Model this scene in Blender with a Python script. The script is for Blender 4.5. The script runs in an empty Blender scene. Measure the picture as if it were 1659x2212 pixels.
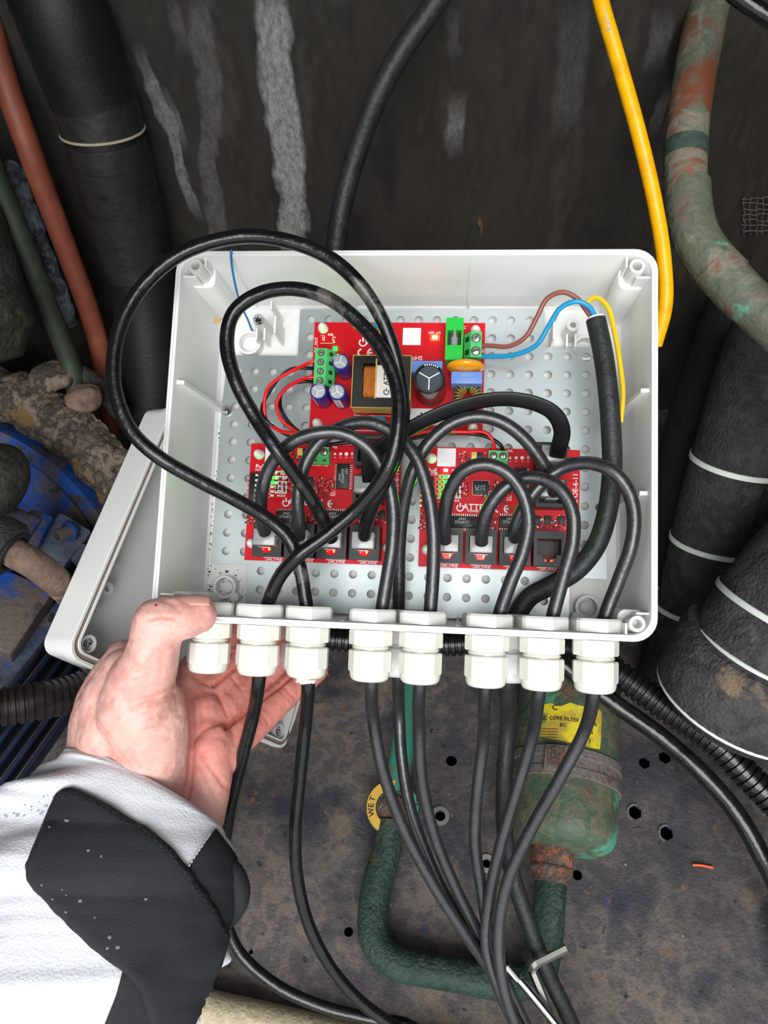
import bpy, bmesh, math, random
from math import pi, sin, cos, sqrt, radians
from mathutils import Vector, Matrix, noise
from mathutils.bvhtree import BVHTree
from mathutils.geometry import delaunay_2d_cdt, intersect_line_plane
random.seed(7)
S = bpy.context.scene
COL = S.collection
V = Vector
# ------------------------------------------------------------------ camera
# World: X right, Y away from the viewer, Z up; the floor plate is z = 0.
FPX, CX, CY = 1660.0, 829.5, 1106.0          # focal length and centre of a 1659 x 2212 photo
CAMH = .64
dn = V(((935 - CX) / FPX, (2200 - CY) / FPX, 1)).normalized()   # straight down, in camera axes (x right, y down, z forward)
up_c = -dn
fw_c = (V((0, 0, 1)) - up_c * V((0, 0, 1)).dot(up_c)).normalized()
rt_c = fw_c.cross(up_c)
CW = Matrix((rt_c, fw_c, up_c))              # camera axes -> world axes
CAMP = V((0, 0, CAMH))
cam = bpy.data.cameras.new('camera'); camo = bpy.data.objects.new('camera', cam); COL.objects.link(camo)
cam.sensor_fit = 'HORIZONTAL'; cam.sensor_width = 36; cam.lens = 36 * FPX / 1659
cam.clip_start = .01; cam.clip_end = 50
mb3 = CW @ Matrix(((1, 0, 0), (0, -1, 0), (0, 0, -1)))
camo.matrix_world = Matrix.Translation(CAMP) @ mb3.to_4x4()
S.camera = camo
# ------------------------------------------------------------------ light
w = bpy.data.worlds.new('overcast'); S.world = w; w.use_nodes = True
bg = w.node_tree.nodes['Background']; bg.inputs[0].default_value = (.93, .97, 1, 1); bg.inputs[1].default_value = 1.3
def sun(e, ang, d, col=(1, 1, 1)):
    l = bpy.data.lights.new('sun', 'SUN'); l.energy = e; l.angle = radians(ang); l.color = col
    o = bpy.data.objects.new('sun', l); COL.objects.link(o); o.rotation_euler = V(d).to_track_quat('-Z', 'Y').to_euler(); o.location = (0, -1, 3)
sun(3.2, 40, (.07, .92, -1))                # hazy sun through cloud, over the viewer's shoulder
S.view_settings.view_transform = 'Standard'; S.view_settings.look = 'None'; S.view_settings.gamma = 1
S.view_settings.use_curve_mapping = False; S.view_settings.exposure = 0.0
S.cycles.max_bounces = 8; S.cycles.transparent_max_bounces = 12; S.cycles.transmission_bounces = 6
# ------------------------------------------------------------------ places
def P(x, y, d): return CAMP + CW @ V(((x - CX) / FPX * d, (y - CY) / FPX * d, d))      # what a photo point is at depth d
def RAY(x, y): return (CW @ V(((x - CX) / FPX, (y - CY) / FPX, 1)))
def F(x, y, h=0):                                                                   # ... on the level h above the floor
    r = RAY(x, y); return CAMP + r * ((h - CAMH) / r.z)
WALLY = .52
def W(x, y, off=0):                                                                 # ... on the back wall
    r = RAY(x, y); return CAMP + r * ((WALLY - off) / r.y)
def px(p):
    c = CW.transposed() @ (V(p) - CAMP); return (FPX * c.x / c.z + CX, FPX * c.y / c.z + CY, c.z)
# the box's own frame: x right, y up its height, z out of its opening, 0 at the rim, in mm
RB = Matrix(((0.99448698, 0.04052412, -0.09671317), (0.02943851, -0.99311144, -0.11341535), (-0.10064301, 0.10994299, -0.98882937)))
TB = V((0.009203, -0.037278, 0.372353))
MBOX = Matrix.Translation(CAMP) @ (CW @ RB).to_4x4(); MBOX.translation = CAMP + CW @ TB
MBOX = MBOX @ Matrix.Scale(.001, 4)
MBI = MBOX.inverted()
def BX(x, y, z):
    r = MBI.to_3x3() @ RAY(x, y); o = MBI @ CAMP; return o + r * ((z - o.z) / r.z)
def B(x, y, z): return MBOX @ V((x, y, z))
def lin(h):
    h = h.lstrip('#'); c = [int(h[i:i + 2], 16) / 255 for i in (0, 2, 4)]
    return tuple((v / 12.92 if v <= .04045 else ((v + .055) / 1.055) ** 2.4) for v in c) + (1,)
# ------------------------------------------------------------------ materials
def mat(name, col, rough=.5, metal=0, cols=None, scale=30, detail=6, bump=0, bscale=None, stretch=None, trans=0, emit=None, es=0, coat=0, spec=.5, sss=0, dist=0, lo=.35, hi=.65, spot=None, ior=1.45):
    m = bpy.data.materials.new(name); m.use_nodes = True; nt = m.node_tree; N = nt.nodes; L = nt.links
    b = N['Principled BSDF']
    b.inputs['Base Color'].default_value = lin(col); b.inputs['Roughness'].default_value = rough; b.inputs['Metallic'].default_value = metal
    b.inputs['Transmission Weight'].default_value = trans; b.inputs['Coat Weight'].default_value = coat; b.inputs['IOR'].default_value = ior
    b.inputs['Specular IOR Level'].default_value = spec
    if sss:
        b.inputs['Subsurface Weight'].default_value = sss; b.inputs['Subsurface Radius'].default_value = (.004, .0015, .001); b.inputs['Subsurface Scale'].default_value = 1
    if emit: b.inputs['Emission Color'].default_value = lin(emit); b.inputs['Emission Strength'].default_value = es
    if cols or bump or spot:
        tc = N.new('ShaderNodeTexCoord'); mp = N.new('ShaderNodeMapping'); L.new(tc.outputs['Object'], mp.inputs[0])
        if stretch: mp.inputs['Scale'].default_value = stretch
        co = mp.outputs[0]
    if cols:
        nz = N.new('ShaderNodeTexNoise'); nz.inputs['Scale'].default_value = scale; nz.inputs['Detail'].default_value = detail; nz.inputs['Distortion'].default_value = dist
        nz.inputs['Roughness'].default_value = .65
        L.new(co, nz.inputs['Vector']); cr = N.new('ShaderNodeValToRGB'); L.new(nz.outputs[0], cr.inputs[0])
        cs = [col] + list(cols); el = cr.color_ramp.elements
        for i, c in enumerate(cs):
            pos = lo + (hi - lo) * i / (len(cs) - 1)
            e = el[i] if i < 2 else el.new(pos)
            e.position = pos; e.color = lin(c)
        out = cr.outputs[0]
        L.new(out, b.inputs['Base Color'])
    if spot:                                  # (colour, scale, threshold): worn or dirty patches
        src = b.inputs['Base Color'].links[0].from_socket if b.inputs['Base Color'].links else None
        for sc_, ss, th, *sf_ in spot:
            n2 = N.new('ShaderNodeTexNoise'); n2.inputs['Scale'].default_value = ss; n2.inputs['Detail'].default_value = 5; n2.inputs['Roughness'].default_value = .6
            of = N.new('ShaderNodeVectorMath'); of.operation = 'ADD'; of.inputs[1].default_value = (ss * .37, th * 9, ss * .11); L.new(co, of.inputs[0]); L.new(of.outputs[0], n2.inputs['Vector'])
            r2 = N.new('ShaderNodeValToRGB'); r2.color_ramp.elements[0].position = th; r2.color_ramp.elements[1].position = min(1, th + (sf_[0] if sf_ else .05))
            L.new(n2.outputs[0], r2.inputs[0]); mx = N.new('ShaderNodeMix'); mx.data_type = 'RGBA'
            L.new(r2.outputs[0], mx.inputs[0]); mx.inputs[7].default_value = lin(sc_)
            if src: L.new(src, mx.inputs[6])
            else: mx.inputs[6].default_value = lin(col)
            src = mx.outputs[2]
        L.new(src, b.inputs['Base Color'])
    if bump:
        n3 = N.new('ShaderNodeTexNoise'); n3.inputs['Scale'].default_value = bscale or scale; n3.inputs['Detail'].default_value = 6
        L.new(co, n3.inputs['Vector']); bp = N.new('ShaderNodeBump'); bp.inputs['Strength'].default_value = min(1, bump); bp.inputs['Distance'].default_value = .002 * max(1, bump)
        L.new(n3.outputs[0], bp.inputs['Height']); L.new(bp.outputs[0], b.inputs['Normal'])
    return m
M = {}
M['wall'] = mat('stained_black_wall', '#201c18', .7, cols=['#2e2a24', '#25211c', '#39342d'], scale=22, bump=.6, bscale=160, stretch=(1, 1, .35), spot=[('#7a4a30', 55, .70)])
M['dark'] = mat('dark_sheet', '#131314', .7, cols=['#1d1d1e', '#151516'], scale=20, bump=.4, bscale=90)
M['floor'] = mat('rusty_floor_plate', '#2c2c31', .6, cols=['#5f5752', '#4a4648', '#6c625b', '#4d494a', '#625850', '#3f3e43'], scale=34, bump=.3, bscale=500, lo=.28, hi=.72, detail=13,
                 spot=[('#26272f', 6, .47, .2), ('#2b2c38', 15, .52, .16), ('#7a6a5a', 24, .58, .14), ('#7d5136', 75, .66), ('#39416a', 28, .67), ('#a89c90', 240, .675), ('#212124', 120, .64)])
M['pvc'] = mat('black_pvc', '#1f2023', .32, cols=['#292a2d', '#1c1d1f'], scale=60, spec=.95, bump=.12, bscale=400)
M['pvc_gloss'] = mat('glossy_black_pvc', '#101012', .17, cols=['#1b1b1d', '#0e0e0f'], scale=40, spec=.5, bump=.25, bscale=160)
M['pvc_dirty'] = mat('dusty_black_pvc', '#101011', .2, cols=['#18181a', '#0e0e0f'], scale=40, spec=.5, bump=.25, bscale=160, spot=[('#57524c', 26, .635)], stretch=(1, 1, 1))
M['rubber'] = mat('black_rubber_cable', '#17191b', .5, cols=['#26292b', '#1b2320'], scale=40, bump=.3, bscale=300)
M['ribbon'] = mat('flat_black_pvc', '#0c0c0e', .42, spec=.4)
M['white'] = mat('white_box_plastic', '#ecece9', .34, cols=['#efefec', '#e8e8e5'], scale=8, spot=[('#6f6a64', 330, .745)], spec=.45)
M['white_clean'] = mat('white_plastic', '#dadad5', .22, spec=.5)
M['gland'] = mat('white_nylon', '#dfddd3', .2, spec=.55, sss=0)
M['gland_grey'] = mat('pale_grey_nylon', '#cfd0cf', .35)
M['gasket'] = mat('brown_gasket', '#8b7a6e', .8, cols=['#9c8a7c', '#7a6a60'], scale=90)
M['zinc'] = mat('galvanised_steel', '#a9b0b1', .40, metal=.8, cols=['#9ba3a4', '#bac0c1', '#a6adaf'], scale=60, detail=3, bump=.05, bscale=300, spot=[('#7d8688', 900, .60)])
M['steel'] = mat('steel', '#c9c5bb', .25, metal=1)
M['chrome'] = mat('bright_steel', '#e4e4e4', .12, metal=1)
M['red'] = mat('red_solder_mask', '#d00c1b', .4, cols=['#c20a17', '#dc1020'], scale=50, spec=.25)
M['reddark'] = mat('red_mask_over_copper', '#8a0c15', .3)
M['redtrace'] = mat('dark_red_trace', '#6d0a10', .35)
M['silk'] = mat('white_print', '#efe9ea', .6)
M['blackprint'] = mat('black_print', '#121212', .6)
M['greyprint'] = mat('grey_print', '#a7a7a7', .6)
M['green'] = mat('green_terminal_plastic', '#4fb86a', .35)
M['green_bright'] = mat('bright_green_plastic', '#22b83c', .3)
M['darkgreen'] = mat('terminal_opening', '#123a1e', .6)
M['blackplastic'] = mat('black_plastic', '#17181a', .4, bump=.1, bscale=900)
M['chip'] = mat('chip_black', '#1d1e20', .5)
M['gold'] = mat('gold_contact', '#d9b36a', .25, metal=1)
M['tin'] = mat('tinned_lead', '#b9b5ae', .35, metal=.9)
M['capblue'] = mat('blue_sleeve', '#28307c', .25, cols=['#2b2f86', '#45246a'], scale=60, spec=.6)
M['capblack'] = mat('black_sleeve', '#1b1b1e', .15, spec=.7)
M['capcan'] = mat('aluminium_top', '#a5adb0', .35, metal=.8, bump=.2, bscale=800)
M['captopdark'] = mat('dark_can_top', '#49525a', .3, metal=.5, bump=.3, bscale=900)
M['filmcap'] = mat('blue_film_cap', '#6c93dd', .35)
M['orange'] = mat('orange_epoxy', '#f09a12', .15, coat=.5)
M['ferrite'] = mat('dark_ferrite', '#191b12', .35, bump=.1, bscale=500)
M['tape'] = mat('yellow_tape', '#d9bb62', .3)
M['copper'] = mat('enamelled_copper', '#e0853c', .3, metal=.35)
M['copper2'] = mat('bright_copper_wire', '#eda055', .3, metal=.4)
M['greencore'] = mat('green_core', '#1c5a3c', .4)
M['nylon'] = mat('white_nylon_standoff', '#eee6e2', .4)
M['clear'] = mat('clear_plastic', '#f4f6f6', .12, trans=.72, spec=.6)
M['redwire'] = mat('red_wire', '#e1141a', .25)
M['blackwire'] = mat('black_wire', '#0c0c0e', .25)
M['brownwire'] = mat('brown_wire', '#8d5046', .3)
M['bluewire'] = mat('blue_wire', '#1c8fc0', .25)
M['yellowwire'] = mat('yellow_wire', '#e9bf1f', .25)
M['bluethread'] = mat('blue_thread', '#1b72b8', .3)
M['yellowcable'] = mat('yellow_cable', '#f7ae05', .35, cols=['#ffb905', '#f0a404'], scale=50)
def em(n, c, s): M[n] = mat(n, c, .4, emit=c, es=s)
em('led_green', '#00ff10', 90); em('led_white', '#c8c0ff', 40); em('led_red', '#ff1408', 30); em('led_amber', '#ffa040', 16); em('led_off_green', '#10ff30', 1.6)
M['redlit'] = mat('red_lit_plastic', '#e0141c', .15, trans=.35, spec=.6)  # latch plastic with the red glow of the lamps put into its colour
M['led_body'] = mat('pale_led_body', '#d9e6cf', .4)
M['patina'] = mat('patinated_copper', '#6b4a3e', .55, cols=['#66655a', '#57604f', '#7c7767', '#75523f'], scale=26, bump=.7, bscale=160, dist=.6, lo=.36, hi=.66, spot=[('#74442f', 9, .55), ('#8f4a34', 22, .62), ('#5f9a82', 34, .655), ('#23261f', 44, .69)])
M['greenpipe'] = mat('green_coated_pipe', '#243a30', .6, cols=['#2f473c', '#20352c', '#3e5044'], scale=60, bump=.8, bscale=400, spot=[('#54483a', 24, .60), ('#17261e', 300, .60)])
M['teal'] = mat('teal_paint', '#357f70', .5, cols=['#3f7763', '#2f8a7a'], scale=40, bump=.3, spot=[('#5a6a50', 40, .60)])
M['drier'] = mat('chipped_green_paint', '#47503f', .55, cols=['#5a5a49', '#3a5441', '#645d4b', '#435443', '#50483c'], scale=26, bump=.8, bscale=150, lo=.3, hi=.7,
                 spot=[('#4b8a70', 26, .61), ('#5e4838', 34, .60), ('#1b6b42', 13, .66)])
M['rust'] = mat('rusty_steel', '#6b4436', .75, cols=['#8a5138', '#4c3630', '#5f5a4e', '#a55a34'], scale=70, bump=1, bscale=350)
M['clamp'] = mat('dull_clamp_steel', '#5a5450', .6, cols=['#6d6560', '#4b4643'], scale=90, bump=.5, bscale=400)
M['sticker'] = mat('yellow_sticker', '#d8c22c', .45, cols=['#d6c22c', '#a8933a', '#b99c3c'], scale=38, spot=[('#5d7a46', 60, .63)])
M['gaugeyellow'] = mat('yellow_ring_print', '#c89e3c', .45, cols=['#d0a746', '#b88f3c'], scale=60)
M['gaugegreen'] = mat('green_ring_print', '#3b8a6c', .5, spot=[('#2a2b2b', 120, .55)])
M['foam'] = mat('black_insulation_foam', '#2b2b2d', .8, cols=['#3a393a', '#262628', '#444140'], scale=40, bump=1, bscale=500, spot=[('#6b5a48', 30, .68)])
M['sleeve_smooth'] = mat('smooth_black_sleeve', '#141415', .5, cols=['#1a1a1c', '#121213'], scale=20, bump=.15, bscale=500)
M['foam_dusty_lit'] = mat('dusty_lit_insulation_foam', '#343336', .8, cols=['#4a4748', '#2f2e31', '#575250'], scale=26, bump=1, bscale=420, spot=[('#7a6654', 20, .62)])  # lighter foam for the elbow: dust, plus its sunlit grey put into the colour
M['patina_dark'] = mat('dark_patina', '#2c3a36', .6, cols=['#3d5148', '#262f2d'], scale=60, bump=.5)
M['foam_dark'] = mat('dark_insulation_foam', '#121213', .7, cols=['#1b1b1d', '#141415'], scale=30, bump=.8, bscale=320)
M['foam_dirt'] = mat('mossy_insulation', '#2e2f2a', .9, cols=['#3f3f38', '#24251f', '#54493a'], scale=34, bump=1, bscale=220)
M['tapewrap'] = mat('black_tape_wrap', '#1c1b1b', .5, cols=['#282626', '#171616'], scale=25, bump=.6, bscale=120, spot=[('#8f8b85', 60, .745)])
M['foamedge'] = mat('pale_foam_edge', '#a79c84', .8)
M['tie'] = mat('white_cable_tie', '#d5dad2', .4)
M['brownpipe'] = mat('red_brown_pipe', '#8c4c36', .5, cols=['#7a3f30', '#96573e'], scale=20, bump=.3)
M['greenblack'] = mat('dark_green_pipe', '#35402f', .6, cols=['#2a3328', '#414c3a'], scale=24, bump=.4)
M['greywrap'] = mat('grey_wrapped_pipe', '#5a6068', .7, cols=['#7f8894', '#33363a', '#6b727b'], scale=60, bump=1, bscale=200)
M['blue'] = mat('blue_motor_paint', '#1c4388', .55, cols=['#1f4c98', '#183a75'], scale=18, bump=.4, bscale=260, spot=[('#565263', 16, .50), ('#5b514a', 13, .52), ('#3c3835', 40, .60)])
M['bluedusty'] = mat('dusty_blue_paint', '#5b6880', .75, cols=['#585d6a', '#3d4a6c', '#615b58'], scale=20, bump=.6, bscale=200, spot=[('#2c2a29', 60, .60), ('#234b90', 14, .62)])
M['bluedark'] = mat('shaded_blue_fin', '#14233f', .6, cols=['#111d36', '#1c2c4c'], scale=22, bump=.4)  # darker copy of the motor blue, shade put into its colour
M['dirt'] = mat('caked_dirt', '#4a4038', .95, cols=['#6b5d50', '#37322d', '#857567', '#4b4036'], scale=55, bump=2.5, bscale=120, lo=.3, hi=.7, spot=[('#6f5a38', 30, .60)])
M['brownrubber'] = mat('brown_dusty_cable', '#6a5448', .75, cols=['#7b6557', '#5a463c'], scale=60, bump=.6, bscale=300, spot=[('#b39a80', 34, .62)])
M['conduit'] = mat('black_corrugated_plastic', '#161617', .25, spec=.6)
M['conduit_brown'] = mat('dusty_corrugated_plastic', '#1f1b1b', .35, cols=['#2a2222', '#191717'], scale=30, spec=.5)
M['beige'] = mat('beige_pipe', '#b5a88c', .6, cols=['#a89a7e', '#c2b699'], scale=60, bump=.6, bscale=300, stretch=(1, 1, 1), spot=[('#6f6454', 130, .66)])
M['orangebit'] = mat('orange_plastic', '#e25a28', .4)
M['fabric'] = mat('white_fabric', '#dadbe0', .85, cols=['#d6d7dd', '#dfe0e3'], scale=30, bump=.35, bscale=900)
M['blackfabric'] = mat('charcoal_fabric', '#1d1e21', .8, cols=['#222327', '#1b1c1f'], scale=14, bump=.3, bscale=1100)
M['blacktrim'] = mat('black_trim', '#1c1f24', .5)
M['water'] = mat('water_drop', '#dfe6ea', .05, trans=.8)

def streaks(m, specs, col):
    """pale limescale runs on the wall: (x, top z, bottom z, half width, lean, strength) in world metres"""
    nt = m.node_tree; N = nt.nodes; L = nt.links; b = N['Principled BSDF']; src = b.inputs['Base Color'].links[0].from_socket
    g = N.new('ShaderNodeNewGeometry'); sp = N.new('ShaderNodeSeparateXYZ'); L.new(g.outputs['Position'], sp.inputs[0])
    def mth(op, a, b_=None, c_=None, clamp=False):
        n = N.new('ShaderNodeMath'); n.operation = op; n.use_clamp = clamp
        for i, v in enumerate((a, b_, c_)):
            if v is None: continue
            if isinstance(v, (int, float)): n.inputs[i].default_value = v
            else: L.new(v, n.inputs[i])
        return n.outputs[0]
    def nz(scale, sz, det=6):
        mp = N.new('ShaderNodeMapping'); L.new(g.outputs['Position'], mp.inputs[0]); mp.inputs['Scale'].default_value = (1, 1, sz)
        n = N.new('ShaderNodeTexNoise'); n.inputs['Scale'].default_value = scale; n.inputs['Detail'].default_value = det; n.inputs['Roughness'].default_value = .7; L.new(mp.outputs[0], n.inputs['Vector']); return n.outputs[0]
    wob = mth('MULTIPLY_ADD', nz(22, .6, 3), .022, -.011); fine = nz(420, .5, 4); med = nz(60, .3, 5); tot = None
    for x0, zt, zb, hw, lean, st in specs:
        cx_ = mth('MULTIPLY_ADD', sp.outputs['Z'], lean, x0 - lean * zt)
        d = mth('ABSOLUTE', mth('SUBTRACT', mth('ADD', sp.outputs['X'], wob), cx_))
        e = mth('ADD', d, mth('MULTIPLY_ADD', med, hw * 1.3, -hw * .65))
        a = mth('MULTIPLY_ADD', e, -1 / (hw * .35), 1 / .35, True)
        top = mth('MULTIPLY_ADD', sp.outputs['Z'], -40, zt * 40, True); bot = mth('MULTIPLY_ADD', sp.outputs['Z'], 40, -zb * 40, True)
        a = mth('MULTIPLY', mth('MULTIPLY', a, top), mth('MULTIPLY', bot, st)); tot = a if tot is None else mth('MAXIMUM', tot, a)
    tex = mth('MULTIPLY_ADD', fine, 2.6, -.75, True)
    fac = mth('MULTIPLY', tot, mth('MULTIPLY_ADD', tex, .75, .25))
    mx = N.new('ShaderNodeMix'); mx.data_type = 'RGBA'; L.new(fac, mx.inputs[0]); L.new(src, mx.inputs[6]); mx.inputs[7].default_value = lin(col); L.new(mx.outputs[2], b.inputs['Base Color'])
_s = []
def stk_(x1, y1, x2, y2, hwpx, st):
    a, b_ = W(x1, y1), W(x2, y2); ln_ = (b_.x - a.x) / (b_.z - a.z); _s.append((a.x, a.z, b_.z, hwpx / FPX * px(a)[2], ln_, st))
stk_(572, -60, 640, 560, 44, 1); stk_(585, 60, 600, 250, 20, .9); stk_(300, 90, 430, 480, 16, .55); stk_(345, 180, 395, 330, 14, .4); stk_(986, 195, 978, 345, 22, .45); stk_(983, 10, 985, 130, 16, .35)
stk_(1436, 10, 1405, 160, 34, .35); stk_(1445, 170, 1400, 300, 16, .4); stk_(430, -60, 470, 560, 30, .22); stk_(1240, -20, 1225, 300, 40, .15); stk_(370, -20, 400, 120, 20, .3)
streaks(M['wall'], _s, '#9c9b99')
# ------------------------------------------------------------------ mesh helpers
def frame_of(axis):
    a = V(axis).normalized(); h = V((0, 0, 1)) if abs(a.z) < .9 else V((1, 0, 0))
    u = h.cross(a).normalized(); return u, a.cross(u), a
def spline(pts, step):
    """Catmull-Rom through pts (tuples of any length), resampled evenly"""
    n = len(pts[0]); P_ = [Vector(p) for p in pts]
    if len(P_) == 2: P_ = [P_[0], P_[0].lerp(P_[1], .5), P_[1]]
    Q = [P_[0] * 2 - P_[1]] + P_ + [P_[-1] * 2 - P_[-2]]
    out = []
    for i in range(1, len(Q) - 2):
        p0, p1, p2, p3 = Q[i - 1:i + 3]
        k = lambda a, b: max(1e-9, ((b - a).to_3d() if n > 3 else (b - a)).length) ** .5
        t0 = 0; t1 = k(p0, p1); t2 = t1 + k(p1, p2); t3 = t2 + k(p2, p3)
        m = 24
        for j in range(m):
            t = t1 + (t2 - t1) * j / m
            A1 = p0 * ((t1 - t) / (t1 - t0)) + p1 * ((t - t0) / (t1 - t0)); A2 = p1 * ((t2 - t) / (t2 - t1)) + p2 * ((t - t1) / (t2 - t1))
            A3 = p2 * ((t3 - t) / (t3 - t2)) + p3 * ((t - t2) / (t3 - t2))
            B1 = A1 * ((t2 - t) / (t2 - t0)) + A2 * ((t - t0) / (t2 - t0)); B2 = A2 * ((t3 - t) / (t3 - t1)) + A3 * ((t - t1) / (t3 - t1))
            out.append(B1 * ((t2 - t) / (t2 - t1)) + B2 * ((t - t1) / (t2 - t1)))
    out.append(P_[-1].copy())
    L = [0]
    for a, b in zip(out, out[1:]): L.append(L[-1] + (b - a).length)
    m = max(2, int(L[-1] / step)); res = []; j = 0
    for i in range(m + 1):
        s = L[-1] * i / m
        while j < len(L) - 2 and L[j + 1] < s: j += 1
        t = (s - L[j]) / max(1e-12, L[j + 1] - L[j]); res.append(out[j].lerp(out[j + 1], min(1, t)))
    return res
class MB:
    def __init__(s): s.v = []; s.f = []
    def add(s, vs, fs):
        k = len(s.v); s.v += [V(v) for v in vs]; s.f += [[i + k for i in f] for f in fs]; return s
    def box(s, a, b, r=0):
        x0, y0, z0 = [min(p, q) for p, q in zip(a, b)]; x1, y1, z1 = [max(p, q) for p, q in zip(a, b)]
        if r <= 0:
            return s.add([(x0, y0, z0), (x1, y0, z0), (x1, y1, z0), (x0, y1, z0), (x0, y0, z1), (x1, y0, z1), (x1, y1, z1), (x0, y1, z1)],
                         [(3, 2, 1, 0), (4, 5, 6, 7), (0, 1, 5, 4), (1, 2, 6, 5), (2, 3, 7, 6), (3, 0, 4, 7)])
        bm = bmesh.new(); bmesh.ops.create_cube(bm, size=1)
        for v in bm.verts: v.co = V((x0 + (v.co.x + .5) * (x1 - x0), y0 + (v.co.y + .5) * (y1 - y0), z0 + (v.co.z + .5) * (z1 - z0)))
        bmesh.ops.bevel(bm, geom=bm.edges[:], offset=r, segments=2, affect='EDGES', profile=.5)
        return s.bm(bm)
    def bm(s, bm):
        bm.verts.index_update(); s.add([v.co.copy() for v in bm.verts], [[v.index for v in f.verts] for f in bm.faces]); bm.free(); return s
    def obox(s, c, ax, ay, az, r=0):
        """box centred at c with half-axis vectors"""
        m = MB().box((-1, -1, -1), (1, 1, 1)) if not r else None
        if r:
            hx, hy, hz = V(ax).length, V(ay).length, V(az).length
            m = MB().box((-hx, -hy, -hz), (hx, hy, hz), r)
            for i, v in enumerate(m.v): m.v[i] = V((v.x / hx, v.y / hy, v.z / hz))
        return s.add([V(c) + V(ax) * v.x + V(ay) * v.y + V(az) * v.z for v in m.v], m.f)
    def rings(s, rs, closed=False, caps=True):
        """quads between rings of equal length"""
        n = len(rs[0]); k = len(s.v)
        for r in rs: s.v += [V(p) for p in r]
        m = len(rs)
        for i in range(m if closed else m - 1):
            a = k + i * n; b = k + ((i + 1) % m) * n
            for j in range(n): s.f.append([a + j, a + (j + 1) % n, b + (j + 1) % n, b + j])
        if caps and not closed:
            s.f.append([k + j for j in range(n)][::-1]); s.f.append([k + (m - 1) * n + j for j in range(n)])
        return s
    def lathe(s, prof, o=(0, 0, 0), axis=(0, 0, 1), n=32, caps=True, seg=0, ang=1):
        u, v, a = frame_of(axis); o = V(o)
        return s.rings([[o + a * h + (u * cos(2 * pi * (i + .5) / n) + v * sin(2 * pi * (i + .5) / n)) * r for i in range(n)] for r, h in prof], caps=caps)
    def cyl(s, a, b, r0, r1=None, n=24):
        a = V(a); b = V(b); r1 = r0 if r1 is None else r1
        return s.lathe([(r0, 0), (r1, (b - a).length)], a, b - a, n)
    def ball(s, c, rx, ry=None, rz=None, n=16, M3=None):
        ry = ry or rx; rz = rz or rx; c = V(c); rs = []
        for i in range(n // 2 + 1):
            t = pi * i / (n // 2); t = min(max(t, .02), pi - .02)
            ring = [V((rx * sin(t) * cos(2 * pi * j / n), ry * sin(t) * sin(2 * pi * j / n), -rz * cos(t))) for j in range(n)]
            if M3: ring = [M3 @ q for q in ring]
            rs.append([c + q for q in ring])
        return s.rings(rs)
    def tube(s, pts, r, n=20, caps=True, section=None, up=None):
        """pts: list of 3-vectors (already smooth); r: number or f(t, length)"""
        T = [(pts[min(i + 1, len(pts) - 1)] - pts[max(i - 1, 0)]).normalized() for i in range(len(pts))]
        u = frame_of(T[0])[0] if up is None else (V(up) - T[0] * V(up).dot(T[0])).normalized(); L = 0; rs = []; tot = sum((b - a).length for a, b in zip(pts, pts[1:]))
        for i, p in enumerate(pts):
            if i: L += (pts[i] - pts[i - 1]).length
            if up is not None and False: pass
            u = (u - T[i] * u.dot(T[i])).normalized(); v = T[i].cross(u)
            if section: rs.append([p + u * a + v * b for a, b in section])
            else:
                rr = r(L, tot) if callable(r) else r
                if isinstance(rr, tuple): rs.append([p + (u * cos(2 * pi * j / n) * rr[0] + v * sin(2 * pi * j / n) * rr[1]) for j in range(n)])
                else: rs.append([p + (u * cos(2 * pi * j / n) + v * sin(2 * pi * j / n)) * rr for j in range(n)])
        return s.rings(rs, caps=caps)
    def torus(s, c, axis, R, r, n=40, m=12, a0=0, a1=2 * pi, rz=None):
        u, v, a = frame_of(axis); c = V(c); full = abs(a1 - a0 - 2 * pi) < 1e-6; rz = rz or r
        rs = []
        for i in range(n if full else n + 1):
            t = a0 + (a1 - a0) * i / n; d = u * cos(t) + v * sin(t)
            rs.append([c + d * (R + r * cos(2 * pi * j / m)) + a * rz * sin(2 * pi * j / m) for j in range(m)])
        return s.rings(rs, closed=full)
    def xf(s, f): s.v = [V(f(v)) for v in s.v]; return s
def rrect(x0, x1, y0, y1, r, n=6):
    o = []
    for cx, cy, a in ((x1 - r, y1 - r, 0), (x0 + r, y1 - r, 90), (x0 + r, y0 + r, 180), (x1 - r, y0 + r, 270)):
        for i in range(n + 1):
            t = radians(a + 90 * i / n); o.append((cx + r * cos(t), cy + r * sin(t)))
    return o
def circ(x, y, r, n=16, a=0): return [(x + r * cos(2 * pi * i / n + a), y + r * sin(2 * pi * i / n + a)) for i in range(n)]
def sheet(polys, z0, z1):
    """flat sheet from outer outline(s) and holes, between z0 and z1"""
    cu = bpy.data.curves.new('c', 'CURVE'); cu.dimensions = '2D'; cu.fill_mode = 'BOTH'; cu.extrude = 1
    for p in polys:
        sp = cu.splines.new('POLY'); sp.points.add(len(p) - 1); sp.use_cyclic_u = True
        for q, (x, y) in zip(sp.points, p): q.co = (x, y, 0, 1)
    o = bpy.data.objects.new('c', cu); COL.objects.link(o); dg = bpy.context.evaluated_depsgraph_get(); dg.update()
    me = bpy.data.meshes.new_from_object(o.evaluated_get(dg)); m = MB()
    m.add([(v.co.x, v.co.y, z0 if v.co.z < 0 else z1) for v in me.vertices], [list(p.vertices) for p in me.polygons])
    bpy.data.objects.remove(o); bpy.data.curves.remove(cu); bpy.data.meshes.remove(me); return m
_txt = {}
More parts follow.
